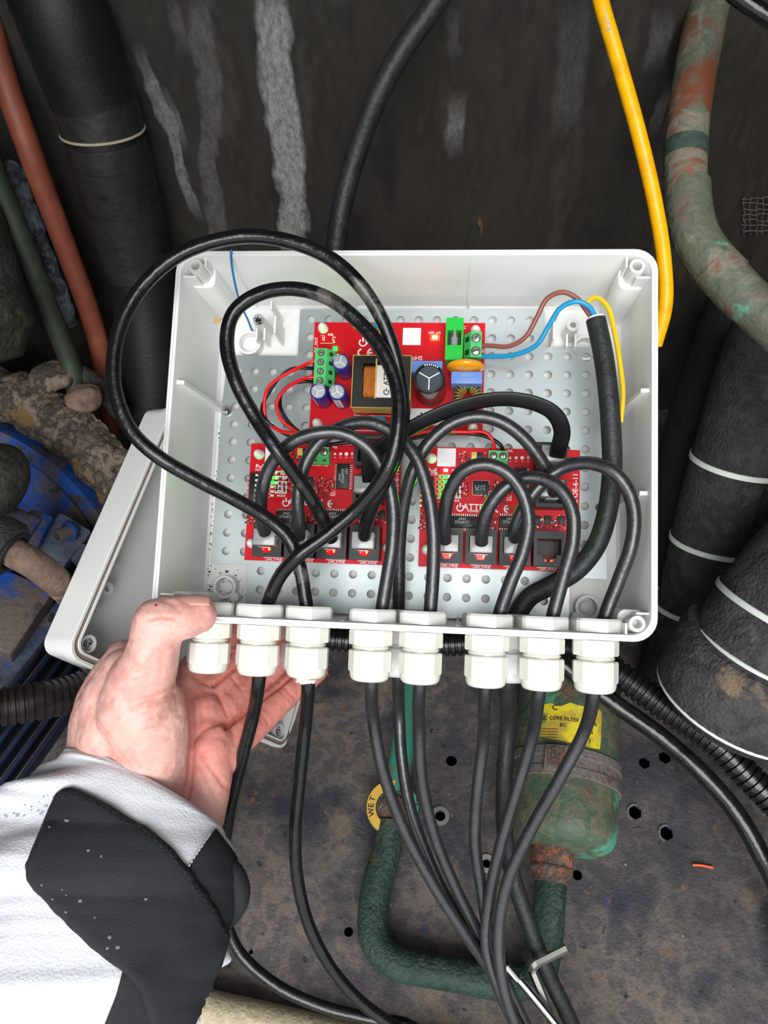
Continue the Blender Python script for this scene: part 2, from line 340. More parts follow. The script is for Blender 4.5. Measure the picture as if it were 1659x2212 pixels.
def text(t, size, thick=.02, align='CENTER'):
    """lettering as a thin mesh in the xy plane; size = capital height"""
    cu = bpy.data.curves.new('t', 'FONT'); cu.body = t; cu.size = size / .7; cu.align_x = align; cu.align_y = 'CENTER'; cu.extrude = thick; cu.resolution_u = 2; cu.offset = size * .02
    o = bpy.data.objects.new('t', cu); COL.objects.link(o); dg = bpy.context.evaluated_depsgraph_get(); dg.update()
    me = bpy.data.meshes.new_from_object(o.evaluated_get(dg)); m = MB().add([v.co.copy() for v in me.vertices], [list(p.vertices) for p in me.polygons])
    bpy.data.objects.remove(o); bpy.data.curves.remove(cu); bpy.data.meshes.remove(me); return m
def put(mb, name, m, root=None, frame=None, smooth=40, label=None, cat=None, group=None, kind=None, base=None, flip=False):
    """link mb as one mesh object; root: the Empty it is a part of"""
    me = bpy.data.meshes.new(name)
    if root is not None: base = root['_b']; frame = FR[root.name] if root.name in FR else None
    if base is None:
        lo = V([min(v[i] for v in mb.v) for i in range(3)]); hi = V([max(v[i] for v in mb.v) for i in range(3)]); base = (lo + hi) / 2
    base = V(base)
    me.from_pydata([v - base for v in mb.v], [], mb.f); me.update()
    bm = bmesh.new(); bm.from_mesh(me); bmesh.ops.recalc_face_normals(bm, faces=bm.faces); bm.to_mesh(me); bm.free()
    for p in me.polygons: p.use_smooth = bool(smooth)
    if smooth: me.set_sharp_from_angle(angle=radians(smooth))
    me.materials.append(M[m] if isinstance(m, str) else m)
    o = bpy.data.objects.new(name, me); COL.objects.link(o)
    if root is not None: o.parent = root
    else: o.matrix_world = (frame or Matrix()) @ Matrix.Translation(base)
    if label: o['label'] = label
    if cat: o['category'] = cat
    if group: o['group'] = group
    if kind: o['kind'] = kind
    return o
FR = {}
def thing(name, label, cat, base, frame=None, group=None):
    o = bpy.data.objects.new(name, None); COL.objects.link(o); o.empty_display_size = .01
    o.matrix_world = (frame or Matrix()) @ Matrix.Translation(V(base)); o['_b'] = tuple(base); o['label'] = label; o['category'] = cat
    if group: o['group'] = group
    return o
def sub(mb, name, m, part, root, **k):
    """a sub-part: mesh given in the thing's coordinates, parented to a part"""
    o = put(mb, name, m, root, **k); o.parent = part; return o
def place(mb, c, ang=0, sc=1):
    """move a flat mesh (made round the origin) to c in the xy plane, turned by ang degrees"""
    a = radians(ang); c = V(c)
    return mb.xf(lambda v: V((c.x + (v.x * cos(a) - v.y * sin(a)) * sc, c.y + (v.x * sin(a) + v.y * cos(a)) * sc, c.z + v.z)))
def cablepts(items, step):
    """('b', x, y, z) box height z in mm; ('d', x, y, depth m); ('f', x, y, height above floor m)"""
    o = []
    for k, x, y, z in items:
        o.append(MBOX @ BX(x, y, z) if k == 'b' else P(x, y, z) if k == 'd' else F(x, y, z) if k == 'f' else P(x, y, .388 + (y - 1500) * 7e-5 + z))
    return spline(o, step)
def noisy(r, amp, freq, seed=0):
    return lambda L, T: r * (1 + amp * noise.noise(V((L * freq, seed * 3.7, .5))))
# ------------------------------------------------------------------ setting
def struct(mb, name, m, **k): return put(mb, name, m, kind='structure', **k)
holes_px = [(1372, 1755, 15, 6), (1440, 1800, 15, 6), (1392, 1648, 13, 6), (1436, 1636, 14, 6), (975, 1643, 12, 14), (951, 1763, 11, 14), (753, 2013, 10, 14), (542, 2056, 5, 10), (1051, 1866, 9, 14), (1247, 1890, 11, 12)]
fl = [[(-1.0, -.9), (1.0, -.9), (1.0, WALLY), (-1.0, WALLY)]]
for x, y, r, n in holes_px:
    c = F(x, y); d = px(c)[2]; rr = r / FPX * d
    fl.append(circ(c.x, c.y, rr, n, .3)[::-1])
struct(sheet(fl, -.003, 0), 'floor', 'floor', smooth=0, base=(0, 0, 0))
struct(MB().box((-1, -.9, -.16), (1, WALLY, -.15)), 'floor_below', 'dark', smooth=0)
struct(MB().box((-1, WALLY, -.16), (1, WALLY + .02, 1.3)), 'wall_back', 'wall', smooth=0)
struct(MB().box((-1, .17, .93), (1, WALLY + .02, .95)), 'shade_hood', 'dark', smooth=0)      # unseen hood added over the back to darken wall and plate
struct(MB().box((-1, -.12, .93), (-.11, .17, .95)), 'shade_hood_left', 'dark', smooth=0)  # second unseen hood, added to darken the pipes on the left
struct(MB().box((.40, -.25, -.16), (.42, WALLY, .95)), 'wall_right', 'dark', smooth=0)
struct(MB().box((-.47, -.05, -.16), (-.45, WALLY, .95)), 'wall_left', 'dark', smooth=0)
# ------------------------------------------------------------------ junction box
bb = (0, 0, -65)
box = thing('junction_box', 'open pale grey plastic junction box held in front of the wall', 'box', bb, MBOX)
NR = 7
def ringz(inset, z, r=11): return [(x, y, z) for x, y in rrect(-120 + inset, 120 - inset, -94 + inset, 94 - inset, r, NR)]
m = MB(); m.rings([ringz(3.4, -66, 9), ringz(1.6, -63, 10), ringz(.6, -8), ringz(0, -7.5), ringz(0, -.4), ringz(.4, 0, 11), ringz(1.3, 0, 10), ringz(1.4, -.8, 10), ringz(1.9, -.8, 10), ringz(2.0, -.1, 9.6), ringz(2.9, -.1, 9),
        ringz(3.1, -.8, 9), ringz(4.3, -40, 8.5), ringz(5.0, -61.5, 8), ringz(6.5, -63.4, 7)], caps=True)
shell = put(m, 'shell', 'white', box, smooth=35)
for x, y in ((-110, 86.3), (110.3, 85.5), (111, -85.8), (-110, -86)):
    sx = 1 if x > 0 else -1; sy = 1 if y > 0 else -1
    # screw boss: a ring on a column, with a thick rounded block behind it
    put(MB().lathe([(4.1, -62), (3.9, -1.2), (3.6, -.6), (2.3, -.6), (2.0, -1.2), (1.9, -9), (.1, -9.2)], (x, y, 0), n=28), 'screw_boss', 'white_clean', box, smooth=35)
    q = MB(); outl = rrect(min(x - sx * 6.5, x + sx * 7), max(x - sx * 6.5, x + sx * 7), min(y - sy * 6.5, y + sy * 6), max(y - sy * 6.5, y + sy * 6), 4, 5)
    q.rings([[(a, b, -63) for a, b in outl], [(a, b, -15) for a, b in outl], [((a - x) * .95 + x, (b - y) * .95 + y, -14.2) for a, b in outl]])
    put(q, 'corner_block', 'white', box, smooth=40)
    put(MB().box((x - sx * 5.2, y, -40), (x - sx * 4.2, y + sy * 6, -2)).box((x, y - sy * 5.2, -40), (x + sx * 7.5, y - sy * 4.3, -3)), 'boss_web', 'white', box, smooth=0)
def wallrib(side, at, z0=-62, z1=-4, h=4):
    q = MB()
    if side in 'LR':
        s_ = -1 if side == 'L' else 1; pts = [(s_ * 117.5, z1), (s_ * 113.2, z1 - 1), (s_ * 109.6, z0 + 3), (s_ * 109.6, z0), (s_ * 115, z0)]
        q.rings([[(a, at - 1.0, b) for a, b in pts], [(a, at + 1.0, b) for a, b in pts]])
    else:
        s_ = 1 if side == 'T' else -1; y0 = s_ * 91.4; pts = [(y0, z1), (y0 - s_ * h * .3, z1 - .3), (y0 - s_ * (2.2 + h * .5), z0), (y0, z0)]
        q.rings([[(at - .6, a, b) for a, b in pts], [(at + .6, a, b) for a, b in pts]])
    put(q, 'wall_rib', 'white', box, smooth=0)
wallrib('L', BX(384, 825, -4).y); wallrib('R', BX(1404, 843, -4).y); wallrib('R', BX(1402, 1064, -4).y, z1=-6)
for x_ in (496, 740, 1015): wallrib('T', BX(x_, 560, -6).x, z1=-9, h=2.5)
for x_ in (738, 988): wallrib('B', BX(x_, 1345, -4).x, z1=-5)
for cx_, cy_, z, dx in ((558, 690, -44, -1), (1238, 702, -46, 1)):           # plate posts in the upper corners
    c = BX(cx_, cy_, z); q = MB().lathe([(4.3, -63), (3.4, z), (1.6, z), (1.5, z - 6), (.1, z - 6)], (c.x, c.y, 0), n=24)
    put(q, 'plate_post', 'white_clean', box, smooth=35)
    put(MB().box((c.x - 2.8, c.y - 10, -63), (c.x - 1.8, c.y - 3, z - 6)).box((c.x + 1.8, c.y - 10, -63), (c.x + 2.8, c.y - 3, z - 6)), 'post_web', 'white', box, smooth=0)
    put(MB().box((c.x - dx * 11, c.y - 9, -63), (c.x - dx * 10, c.y + 1, z + 3)).box((c.x - dx * 9.5, c.y + 3, -63), (c.x - dx * 8.7, c.y + 8, z + 8)), 'floor_rib', 'white', box, smooth=0)
    put(MB().lathe([(7.2, -63), (7.0, -57), (5.8, -57), (5.7, -63)], (c.x + dx * 8.5, c.y - 9, 0), n=32, caps=False), 'knockout_ring', 'white', box)
for cx_, cy_, ox in ((487, 1268, 1), (1268, 1312, -1)):
    c = BX(cx_, cy_, -58)
    put(MB().lathe([(6.6, -63), (6.4, -56), (5.1, -56), (5.0, -62.8)], (c.x, c.y, 0), n=36, caps=False), 'knockout_ring', 'white', box)
    put(MB().lathe([(3.6, -63), (3.2, -61.5), (2, -61)], (c.x, c.y, 0), n=24), 'knockout_centre', 'white', box)
    put(MB().lathe([(2.9, -63), (2.7, -56), (1.8, -55.3)], (c.x + ox * 5.8, c.y - 5.5, 0), n=24), 'floor_stud', 'white', box)
# ------------------------------------------------------------------ perforated plate
outl = [(-67, 85), (-67, 57.4), (-105, 57.4), (-108.5, 55), (-110, 20), (-110.4, -63.2), (-89, -63.2), (-89, -88.2), (88, -88.2), (88, -64), (107.5, -64), (107, 64), (72.4, 64), (72.4, 85)]
def inside(x, y, poly):
    c = False
    for (a, b), (d, e) in zip(poly, poly[1:] + poly[:1]):
        if (b > y) != (e > y) and x < (d - a) * (y - b) / (e - b) + a: c = not c
    return c
hl = []
for i in range(-15, 7):
    for j in range(0, 17):
        x = 43.5 + 10.4 * i; y = 79 - 10.4 * j
        if all(inside(x + a, y + b, outl) for a in (-4.5, 4.5) for b in (-4.5, 4.5)): hl.append(circ(x, y, 2.35, 18)[::-1])
pl = thing('perforated_plate', 'galvanised steel mounting plate with rows of round holes inside the box', 'plate', (0, 0, -57), MBOX)
put(sheet([outl] + hl, -58, -57), 'sheet', 'zinc', pl, smooth=30)
for cx_, cy_ in ((1300, 1097), (488, 886)):
    c = BX(cx_, cy_, -55)
    s_ = put(MB().lathe([(3.1, -57), (3.0, -55.8), (1.9, -54.6), (.1, -54.4)], (c.x, c.y, 0), n=24), 'screw', 'chrome', pl)
    sub(MB().box((c.x - 1.6, c.y - .25, -54.7), (c.x + 1.6, c.y + .25, -54.3)).box((c.x - .25, c.y - 1.6, -54.7), (c.x + .25, c.y + 1.6, -54.3)), 'screw_slot', 'ferrite', s_, pl, smooth=0)
c = BX(558, 690, -43)
ps = thing('plate_screw', 'bright cross-head screw in the post near the box top left corner', 'screw', (c.x, c.y, -44), MBOX)
put(MB().lathe([(3.2, -44), (3.1, -43), (2.0, -41.8), (.1, -41.6)], (c.x, c.y, 0), n=24), 'head', 'chrome', ps)
put(MB().box((c.x - 1.6, c.y - .25, -41.9), (c.x + 1.6, c.y + .25, -41.5)).box((c.x - .25, c.y - 1.6, -41.9), (c.x + .25, c.y + 1.6, -41.5)), 'cross_slot', 'ferrite', ps, smooth=0)
# ------------------------------------------------------------------ cable glands
def gland(x, z, label, grey=False, scale=1.0):
    y0 = -94.2; g = thing('cable_gland', label, 'cable gland', (x, y0, z), MBOX, 'cable glands in the bottom wall of the box')
    k = scale; mt = 'gland_grey' if grey else 'gland'
    def oct_(r, h, ch=.93):  # softened hexagon ring
        o = []
        for i in range(6):
            for da, rr in ((-24, .95), (0, .90), (24, .95)):
                t = radians(60 * i + 30 + da * .75); o.append((r * rr * (1.0 if da else 1) * cos(t), r * rr * sin(t)))
        return [(x + a * k, y0 - h, z + b * k) for a, b in o]
    R = 11.4
    put(MB().rings([oct_(R * .96, .2), oct_(R, 1), oct_(R, 6.9), oct_(R * .96, 7.5)]), 'body', mt, g, smooth=20)
    put(MB().lathe([(8.6, 7.2), (8.6, 8.1), (9.1, 8.5), (9.1, 8.9), (8.6, 9.3), (8.6, 10.8)], (x, y0, z), (0, -1, 0), 32), 'thread', mt, g)
    R = 11.2
    c_ = MB().rings([oct_(R * .96, 10.0), oct_(R, 10.6), oct_(R, 19.2), oct_(R * .965, 20.2), oct_(R * .94, 20.4)]) 
    put(c_, 'cap_nut', mt, g, smooth=20)
    put(MB().lathe([(9.9, 19.5), (9.8, 21.6), (9.3, 23.4), (8.1, 24.6), (6.4, 25.1), (4.2, 25.1), (3.9, 24.2), (3.8, 20)], (x, y0, z), (0, -1, 0), 40), 'cap_dome', mt, g)
    yi = -90.6
    def nr(r, h): return [(x + a * k, yi + h, z + b * k) for a, b in [(r * cos(radians(60 * i + 18 + e)), r * sin(radians(60 * i + 18 + e))) for i in range(6) for e in (-5, 5)]]
    put(MB().rings([nr(12.6, 0), nr(12.6, 5.2), nr(12.0, 6.3), nr(7.5, 6.3), nr(7.5, 0)]), 'lock_nut', 'gland_grey' if grey else 'white_clean', g, smooth=25)
    if not grey:
        # the two letters of the conformity mark, raised on the front flat
        q = MB()
        for sx in (-1, 1):
            cx2 = x + 1.5 + sx * 1.9
            pts = [V((cx2 + 1.5 * cos(t), y0 - 4 + 1.5 * sin(t), z + 10.45)) for t in [radians(100 + i * 16) for i in range(11)]]
            q.tube(pts, .14, 6)
        q.tube([V((x + 1.5 + 1.9 - 1.5, y0 - 4, z + 10.45)), V((x + 3.2, y0 - 4, z + 10.45))], .14, 6)
        put(q, 'embossed_mark', mt, g)
    return g
GX = [-94, -69, -44.3, -12.9, 11.6, 43.3, 69.4, 94.5]
gl = ['white cable gland without a cable, leftmost beside the thumb', 'second white cable gland from the left, with a glossy black cable', 'third white cable gland from the left, with a ragged seal under its cap',
      'fourth white cable gland from the left, left one of the middle pair', 'fifth white cable gland from the left, right one of the middle pair', 'sixth white cable gland from the left, left one of the right-hand trio',
      'seventh white cable gland from the left, middle of the right-hand trio', 'rightmost white cable gland, under the lower right corner of the box']
for x, l in zip(GX, gl): gland(x, -13.5, l)
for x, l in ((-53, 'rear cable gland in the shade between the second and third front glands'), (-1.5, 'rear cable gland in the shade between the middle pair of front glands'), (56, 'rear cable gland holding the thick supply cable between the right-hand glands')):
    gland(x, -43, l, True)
q = MB(); q.lathe([(4.6, 25), (5.2, 25.8), (4.9, 27.2), (3.9, 27.6), (3.2, 25)], (-44.3, -94.2, -13.5), (0, -1, 0), 22)
for i, v in enumerate(q.v): q.v[i] = v + V((noise.noise(v * .9), noise.noise(v * .8 + V((5, 5, 5))), noise.noise(v + V((9, 0, 0))))) * .9
put(q, 'torn_seal', 'gland', frame=MBOX, label='torn pale rubber seal sticking out under the third cable gland', cat='seal')
# ------------------------------------------------------------------ circuit boards
ZB = -48.0                                                  # top of the boards
def lab(root, t, x, y, size, z=ZB, m='silk', ang=0, name='lettering', photo=True, parent=None):
    c = BX(x, y, z) if photo else V((x, y, z)); c.z = z + .03
    mb_ = place(text(t, size), c, ang)
    return sub(mb_, name, m, parent, root, smooth=0) if parent else put(mb_, name, m, root, smooth=0)
def strip(pts, w, z):
    q = MB()
    for a, b in zip(pts, pts[1:]):
        a = V((a[0], a[1], z)); b = V((b[0], b[1], z)); d = (b - a).normalized(); n = V((-d.y, d.x, 0)) * w / 2
        q.add([a - n, b - n, b + n, a + n, a - n + V((0, 0, .03)), b - n + V((0, 0, .03)), b + n + V((0, 0, .03)), a + n + V((0, 0, .03))], [(0, 1, 5, 4), (1, 2, 6, 5), (2, 3, 7, 6), (3, 0, 4, 7), (4, 5, 6, 7)])
    return q
def frame_lines(x0, x1, y0, y1, w, z): return strip([(x0, y0), (x1, y0), (x1, y1), (x0, y1), (x0, y0)], w, z)
def ce_mark(x, y, h, z):
    q = MB(); r = h / 2
    for i, cx_ in enumerate((x - r * 1.05, x + r * 1.1)):
        p = [(cx_ + r * .82 * cos(t), y + r * .82 * sin(t)) for t in [radians(95 + k * 17) for k in range(11)]]; s_ = strip(p, h * .2, z); q.add(s_.v, s_.f)
    s_ = strip([(x + r * .35, y), (x + r * 1.3, y)], h * .18, z); q.add(s_.v, s_.f); return q
def power_mark(x, y, h, z, ang=0):
    q = MB(); r = h * .4
    p = [(x + r * cos(t), y + r * sin(t)) for t in [radians(125 + k * 16) for k in range(19)]]
    for s_ in (strip(p, h * .16, z), strip([(x, y + h * .08), (x, y + h * .62)], h * .16, z)): q.add(s_.v, s_.f)
    return q
def standoff(root, x, y, long=True):
    c = V((x, y, 0)); q = MB().lathe([(2.6, -57), (2.6, ZB - 1.7)], c, n=16)
    q.lathe([(1.6, ZB - 2), (1.6, ZB + .2), (2.9, ZB + .8), (2.7, ZB + 3), (2.0, ZB + 5.5), (.9, ZB + 7), (.2, ZB + 7.3)], c, n=16)
    put(q, 'standoff', 'nylon', root)
def screwhead(parent, root, x, y, z, r, ang=30):
    put_ = sub(MB().lathe([(r, z - .3), (r, z + .25), (r * .8, z + .5)], (x, y, 0), n=20), 'screw', 'tin', parent, root)
    a = radians(ang); d = V((cos(a), sin(a), 0)); n = V((-d.y, d.x, 0))
    sub(MB().obox((x, y, z + .45), d * r * .85, n * r * .14, (0, 0, .15)), 'screw_slot', 'ferrite', parent, root, smooth=0)
# ---- power supply
psu = thing('power_supply_board', 'red power supply board with transformer and capacitors, upper of the three boards', 'circuit board', (-8, 42, ZB - 1.6), MBOX)
x0, x1, y0, y1 = -56.2, 39.3, 10.8, 74.1
hs = [circ(a, b, 1.7, 12)[::-1] for a, b in ((-51, 70), (34, 69), (-51.5, 15.5), (34, 14.5))]
put(sheet([[(x0, y0), (x1, y0), (x1, y1), (x0, y1)]] + hs, ZB - 1.6, ZB), 'board', 'red', psu, smooth=0)
for a, b in ((-51, 70), (34, 69), (-51.5, 15.5), (34, 14.5)): standoff(psu, a, b)
def tblock(root, x0, x1, y0, y1, h, n, vertical, m='green', side=1, name='terminal_block'):
    z1 = ZB + h; q = MB()
    if vertical:  # long in y; wire side at x0 when side=-1
        sx = side; xa, xb = (x0, x1) if sx < 0 else (x1, x0)      # xa: wire side
        prof = [(xa, ZB), (xa, z1 - h * .1), (xa - sx * .5 * 0, z1), (xa + (xb - xa) * .62, z1), (xb, ZB + h * .55), (xb, ZB)]
        q.rings([[(a, y0, b) for a, b in prof], [(a, y1, b) for a, b in prof]])
    else:
        ya, yb = (y1, y0) if side > 0 else (y0, y1)               # ya: wire side
        prof = [(ya, ZB), (ya, z1), (ya + (yb - ya) * .62, z1), (yb, ZB + h * .55), (yb, ZB)]
        q.rings([[(x0, a, b) for a, b in prof], [(x1, a, b) for a, b in prof]])
    bl = put(q, name, m, root, smooth=0)
    for i in range(n):
        if vertical:
            yy = y0 + (y1 - y0) * (i + .5) / n; xx = xa + (xb - xa) * .33; pw = (y1 - y0) / n
            screwhead(bl, root, xx, yy, z1 - .05, pw * .29, 20 + 50 * i)
            sub(MB().torus((xx, yy, z1), (0, 0, 1), pw * .33, .2, 20, 6), 'screw_collar', 'darkgreen', bl, root)
            sub(MB().box((xa + sx * .05, yy - pw * .28, ZB + 1.5), (xa - sx * .5, yy + pw * .28, ZB + 1.5 + pw * .6)), 'wire_opening', 'darkgreen', bl, root, smooth=0)
            sub(MB().obox((xb + sx * -.02 - (-sx) * -.02, yy, ZB + h * .28), (.12, 0, 0), (0, pw * .2, 0), (0, 0, pw * .22)), 'slot', 'blackplastic', bl, root, smooth=0)
            mx_ = (xa + (xb - xa) * .62 + xb) / 2; d = V((xb - (xa + (xb - xa) * .62), 0, -h * .45)).normalized()
            sub(MB().obox((mx_, yy, ZB + h * .775), d * pw * .25, (0, pw * .2, 0), V((-d.z, 0, d.x)) * .12), 'slot', 'darkgreen', bl, root, smooth=0)
        else:
            xx = x0 + (x1 - x0) * (i + .5) / n; yy = ya + (yb - ya) * .33; pw = (x1 - x0) / n
            screwhead(bl, root, xx, yy, z1 - .05, pw * .33, 60 + 40 * i)
            sub(MB().torus((xx, yy, z1), (0, 0, 1), pw * .38, .2, 20, 6), 'screw_collar', 'darkgreen', bl, root)
            d = V((0, (yb - ya) * .38, -h * .45)).normalized(); my = ya + (yb - ya) * .81
            sub(MB().obox((xx, my, ZB + h * .775), (pw * .2, 0, 0), d * pw * .2, V((0, -d.z, d.y)) * .12), 'slot', 'tin', bl, root, smooth=0)
    return bl
H = 12.0
a = BX(681, 752, ZB + H); b = BX(704, 832, ZB + H)
tblock(psu, a.x, a.x + 10.5, b.y, a.y, H, 4, True, side=-1)
a = BX(1003, 716, ZB + H); b = BX(1040, 768, ZB + H)
tblock(psu, a.x + 0, b.x, b.y - 1, a.y, H, 2, True, side=1)
# capacitors
def ecap(root, x, y, r, h, m, top, lbl, vent_ang, band=None):
    c = BX(x, y, ZB + h); z1 = ZB + h
    cp = put(MB().lathe([(r * .97, ZB + .3), (r, ZB + .8), (r, ZB + 2), (r * .96, ZB + 2.6), (r, ZB + 3.2), (r, z1 - .6), (r * .93, z1), (r * .82, z1 + .05), (r * .8, z1 - .4)], (c.x, c.y, 0), n=36, caps=True), 'capacitor', m, root, label=lbl)
    sub(MB().lathe([(r * .82, z1 - .5), (r * .8, z1 - .15), (.1, z1 - .1)], (c.x, c.y, 0), n=32), 'capacitor_top', top, cp, root)
    q = MB()
    for k in range(3):
        t = radians(vent_ang + 120 * k); s_ = strip([(c.x, c.y), (c.x + r * .74 * cos(t), c.y + r * .74 * sin(t))], r * .07, z1 - .12); q.add(s_.v, s_.f)
    sub(q, 'vent_cross', 'silk', cp, root, smooth=0)
    if band is not None:
        q = MB(); n = 8; rr = []
        for k in range(n + 1):
            t = radians(band - 26 + 52 * k / n); rr.append(t)
        vs = []; fs = []
        for k, t in enumerate(rr): vs += [(c.x + (r + .04) * cos(t), c.y + (r + .04) * sin(t), ZB + 3.5), (c.x + (r + .04) * cos(t), c.y + (r + .04) * sin(t), z1 - .7)]
        for k in range(n): fs.append((2 * k, 2 * k + 2, 2 * k + 3, 2 * k + 1))
        sub(MB().add(vs, fs), 'minus_band', 'silk', cp, root)
        q = MB()
        for hh in (6, 10, 14):
            if hh < h - 2: q.obox((c.x + (r + .08) * cos(radians(band)), c.y + (r + .08) * sin(radians(band)), ZB + hh), V((cos(radians(band)), sin(radians(band)), 0)) * .05, V((-sin(radians(band)), cos(radians(band)), 0)) * .35, (0, 0, 1.1))
        sub(q, 'minus_sign', 'capblue' if m == 'capblue' else 'blackprint', cp, root, smooth=0)
    q = MB()
    for k in range(7):
        t = radians(25 + vent_ang + k * 9); q.obox((c.x + r * .89 * cos(t), c.y + r * .89 * sin(t), z1 + .1), V((cos(t), sin(t), 0)) * r * .05, V((-sin(t), cos(t), 0)) * r * .035, (0, 0, .03))
    sub(q, 'sleeve_print', 'silk', cp, root, smooth=0)
ecap(psu, 735, 781, 4.55, 20, 'capblue', 'capcan', 'blue capacitor beside the four-way green terminal block', 80, None)
ecap(psu, 687, 845, 4.55, 20, 'capblue', 'capcan', 'blue capacitor at the lower left, below the terminal block', 15, 215)
ecap(psu, 728, 846, 4.55, 20, 'capblue', 'capcan', 'blue capacitor with a white stripe next to the transformer', 95, 265)
ecap(psu, 927, 817, 8.1, 27, 'capblack', 'captopdark', 'large black capacitor with a scratched grey top', 30, None)
# transformer
zt = ZB + 19; a = BX(764, 768, zt); b = BX(884, 881, zt); c = (a + b) / 2; hx = (b.x - a.x) / 2; hy = (a.y - b.y) / 2
tr = put(sheet([[(a.x, b.y), (b.x, b.y), (b.x, a.y), (a.x, a.y)], [(a.x + hx * .36, b.y + hy * .36), (a.x + hx * .36, a.y - hy * .3), (b.x - hx * .3, a.y - hy * .3), (b.x - hx * .3, b.y + hy * .36)]], ZB + 5, zt), 'transformer', 'ferrite', psu, smooth=0, label='dark ferrite transformer with copper winding')
sub(sheet([[(a.x - .3, b.y - .3), (b.x + .3, b.y - .3), (b.x + .3, a.y + .3), (a.x - .3, a.y + .3)], [(a.x, b.y), (a.x, a.y), (b.x, a.y), (b.x, b.y)]], ZB + 7, zt + .08), 'yellow_tape_band', 'tape', tr, psu, smooth=0)
wx0 = a.x + hx * .38; wx1 = wx0 + hx * .42; q = MB()
wy0, wy1 = b.y + hy * .38, a.y - hy * .32; nw = 13
for k in range(nw):
    x = wx0 + (wx1 - wx0) * (k + .5) / nw; rr = (wx1 - wx0) / nw * .5; pts = []
    for t in range(24):
        an = 2 * pi * t / 24; e = .55
        cy_, cz = (wy0 + wy1) / 2, ZB + 12.3
        pts.append(V((x + noise.noise(V((k, t * .4, 3))) * rr * 1.4, cy_ + (wy1 - wy0) / 2 * (abs(cos(an)) ** e) * (1 if cos(an) > 0 else -1), cz + 6.6 * (abs(sin(an)) ** e) * (1 if sin(an) > 0 else -1))))
    q.rings([[p + (p - V((x, cy_, cz))).normalized() * rr * cos(j) + V((1, 0, 0)) * rr * sin(j) for j in (0, 1.05, 2.09, 3.14, 4.19, 5.24)] for p in pts], closed=True)
sub(q, 'copper_winding', 'copper', tr, psu)
sub(MB().box((wx0 - hx * .02, wy0, ZB + 4), (wx1 + hx * .05, wy1, ZB + 13), .3), 'bobbin', 'ferrite', tr, psu)
sub(MB().box((wx1 + hx * .01, wy0 + .2, ZB + 4), (b.x - hx * .3, wy1 - .2, zt - .8), .5), 'bobbin_cover', 'nylon', tr, psu)
sub(MB().box((wx1 - .3, wy0 - .5, ZB + 8), (wx1 + .5, wy1 + 3, zt + .1), .15), 'bobbin_flange', 'tape', tr, psu)
tx = (wx1 + b.x - hx * .3) / 2
sub(place(text('ATTE', 2.6), (tx + .2 - 1.4, (wy0 + wy1) / 2 + 2.2, zt - .75), 90), 'lettering', 'blackprint', tr, psu, smooth=0)
sub(place(text('POWER', .9), (tx + .9, (wy0 + wy1) / 2 + 2.2, zt - .75), 90), 'lettering', 'blackprint', tr, psu, smooth=0)
sub(power_mark(tx - 1, wy0 + 3.2, 3.4, zt - .77), 'power_symbol', 'blackprint', tr, psu, smooth=0)
sub(place(text('TR7', 2.0), (tx + 3.2, (wy0 + wy1) / 2 - .5, zt - .75), 90), 'lettering', 'blackprint', tr, psu, smooth=0)
# fuse holder
zt = ZB + 13; a = BX(964, 686, zt); b = BX(999, 777, zt)
fh = put(sheet([[(a.x, b.y), (b.x, b.y), (b.x, a.y), (a.x, a.y)], [(a.x + 1, b.y + 8), (a.x + 1, a.y - 7), (b.x - 1, a.y - 7), (b.x - 1, b.y + 8)]], ZB, zt), 'fuse_holder', 'green_bright', psu, smooth=0)
sub(MB().box((a.x + 1, b.y + 8, ZB), (b.x - 1, a.y - 7, zt - 5)), 'holder_well', 'darkgreen', fh, psu, smooth=0)
sub(MB().cyl(((a.x + b.x) / 2, b.y + 8.2, zt - 3.4), ((a.x + b.x) / 2, a.y - 7.2, zt - 3.4), 1.9, n=20), 'glass_fuse', 'clear', fh, psu)
sub(MB().cyl(((a.x + b.x) / 2, a.y - 10, zt - 3.3), ((a.x + b.x) / 2, a.y - 7.1, zt - 3.3), 2.05, n=20), 'fuse_cap', 'tin', fh, psu)
# varistor, film capacitors, choke, disc capacitors
zt = ZB + 20; c = BX(1006, 778, zt)
q = MB(); q.ball((c.x, c.y - 1, zt - 8.5), 10.2, 3.4, 9.5, 32); put(q, 'orange_disc_suppressor', 'orange', psu)
put(MB().cyl((c.x - 3.5, c.y - 1, ZB), (c.x - 3.5, c.y - 1, zt - 16), .4, n=8), 'disc_lead', 'tin', psu); put(MB().cyl((c.x + 3.5, c.y - 1, ZB), (c.x + 3.5, c.y - 1, zt - 16), .4, n=8), 'disc_lead', 'tin', psu)
zt = ZB + 15
for (xa, ya, xb, yb) in ((888, 779, 955, 805), (975, 802, 1042, 829)):
    a = BX(xa, ya, zt); b = BX(xb, yb, zt)
    fc = put(MB().box((a.x, b.y, ZB), (b.x, a.y, zt), .35), 'film_capacitor', 'filmcap', psu)
    if xa > 900:
        sub(place(text('MKP X2', 1.3), ((a.x + b.x) / 2, (a.y + b.y) / 2 + 1.2, zt + .02)), 'lettering', 'greyprint', fc, psu, smooth=0)
        sub(place(text('0.33 K 275', 1.3), ((a.x + b.x) / 2, (a.y + b.y) / 2 - 1.4, zt + .02)), 'lettering', 'greyprint', fc, psu, smooth=0)
zt = ZB + 8; c = BX(1011, 857, zt)
tc_ = put(MB().torus((c.x, c.y, ZB + 6), (0, 0, 1), 5.4, 2.3, 40, 14, rz=3.6), 'toroid_choke', 'greencore', psu)
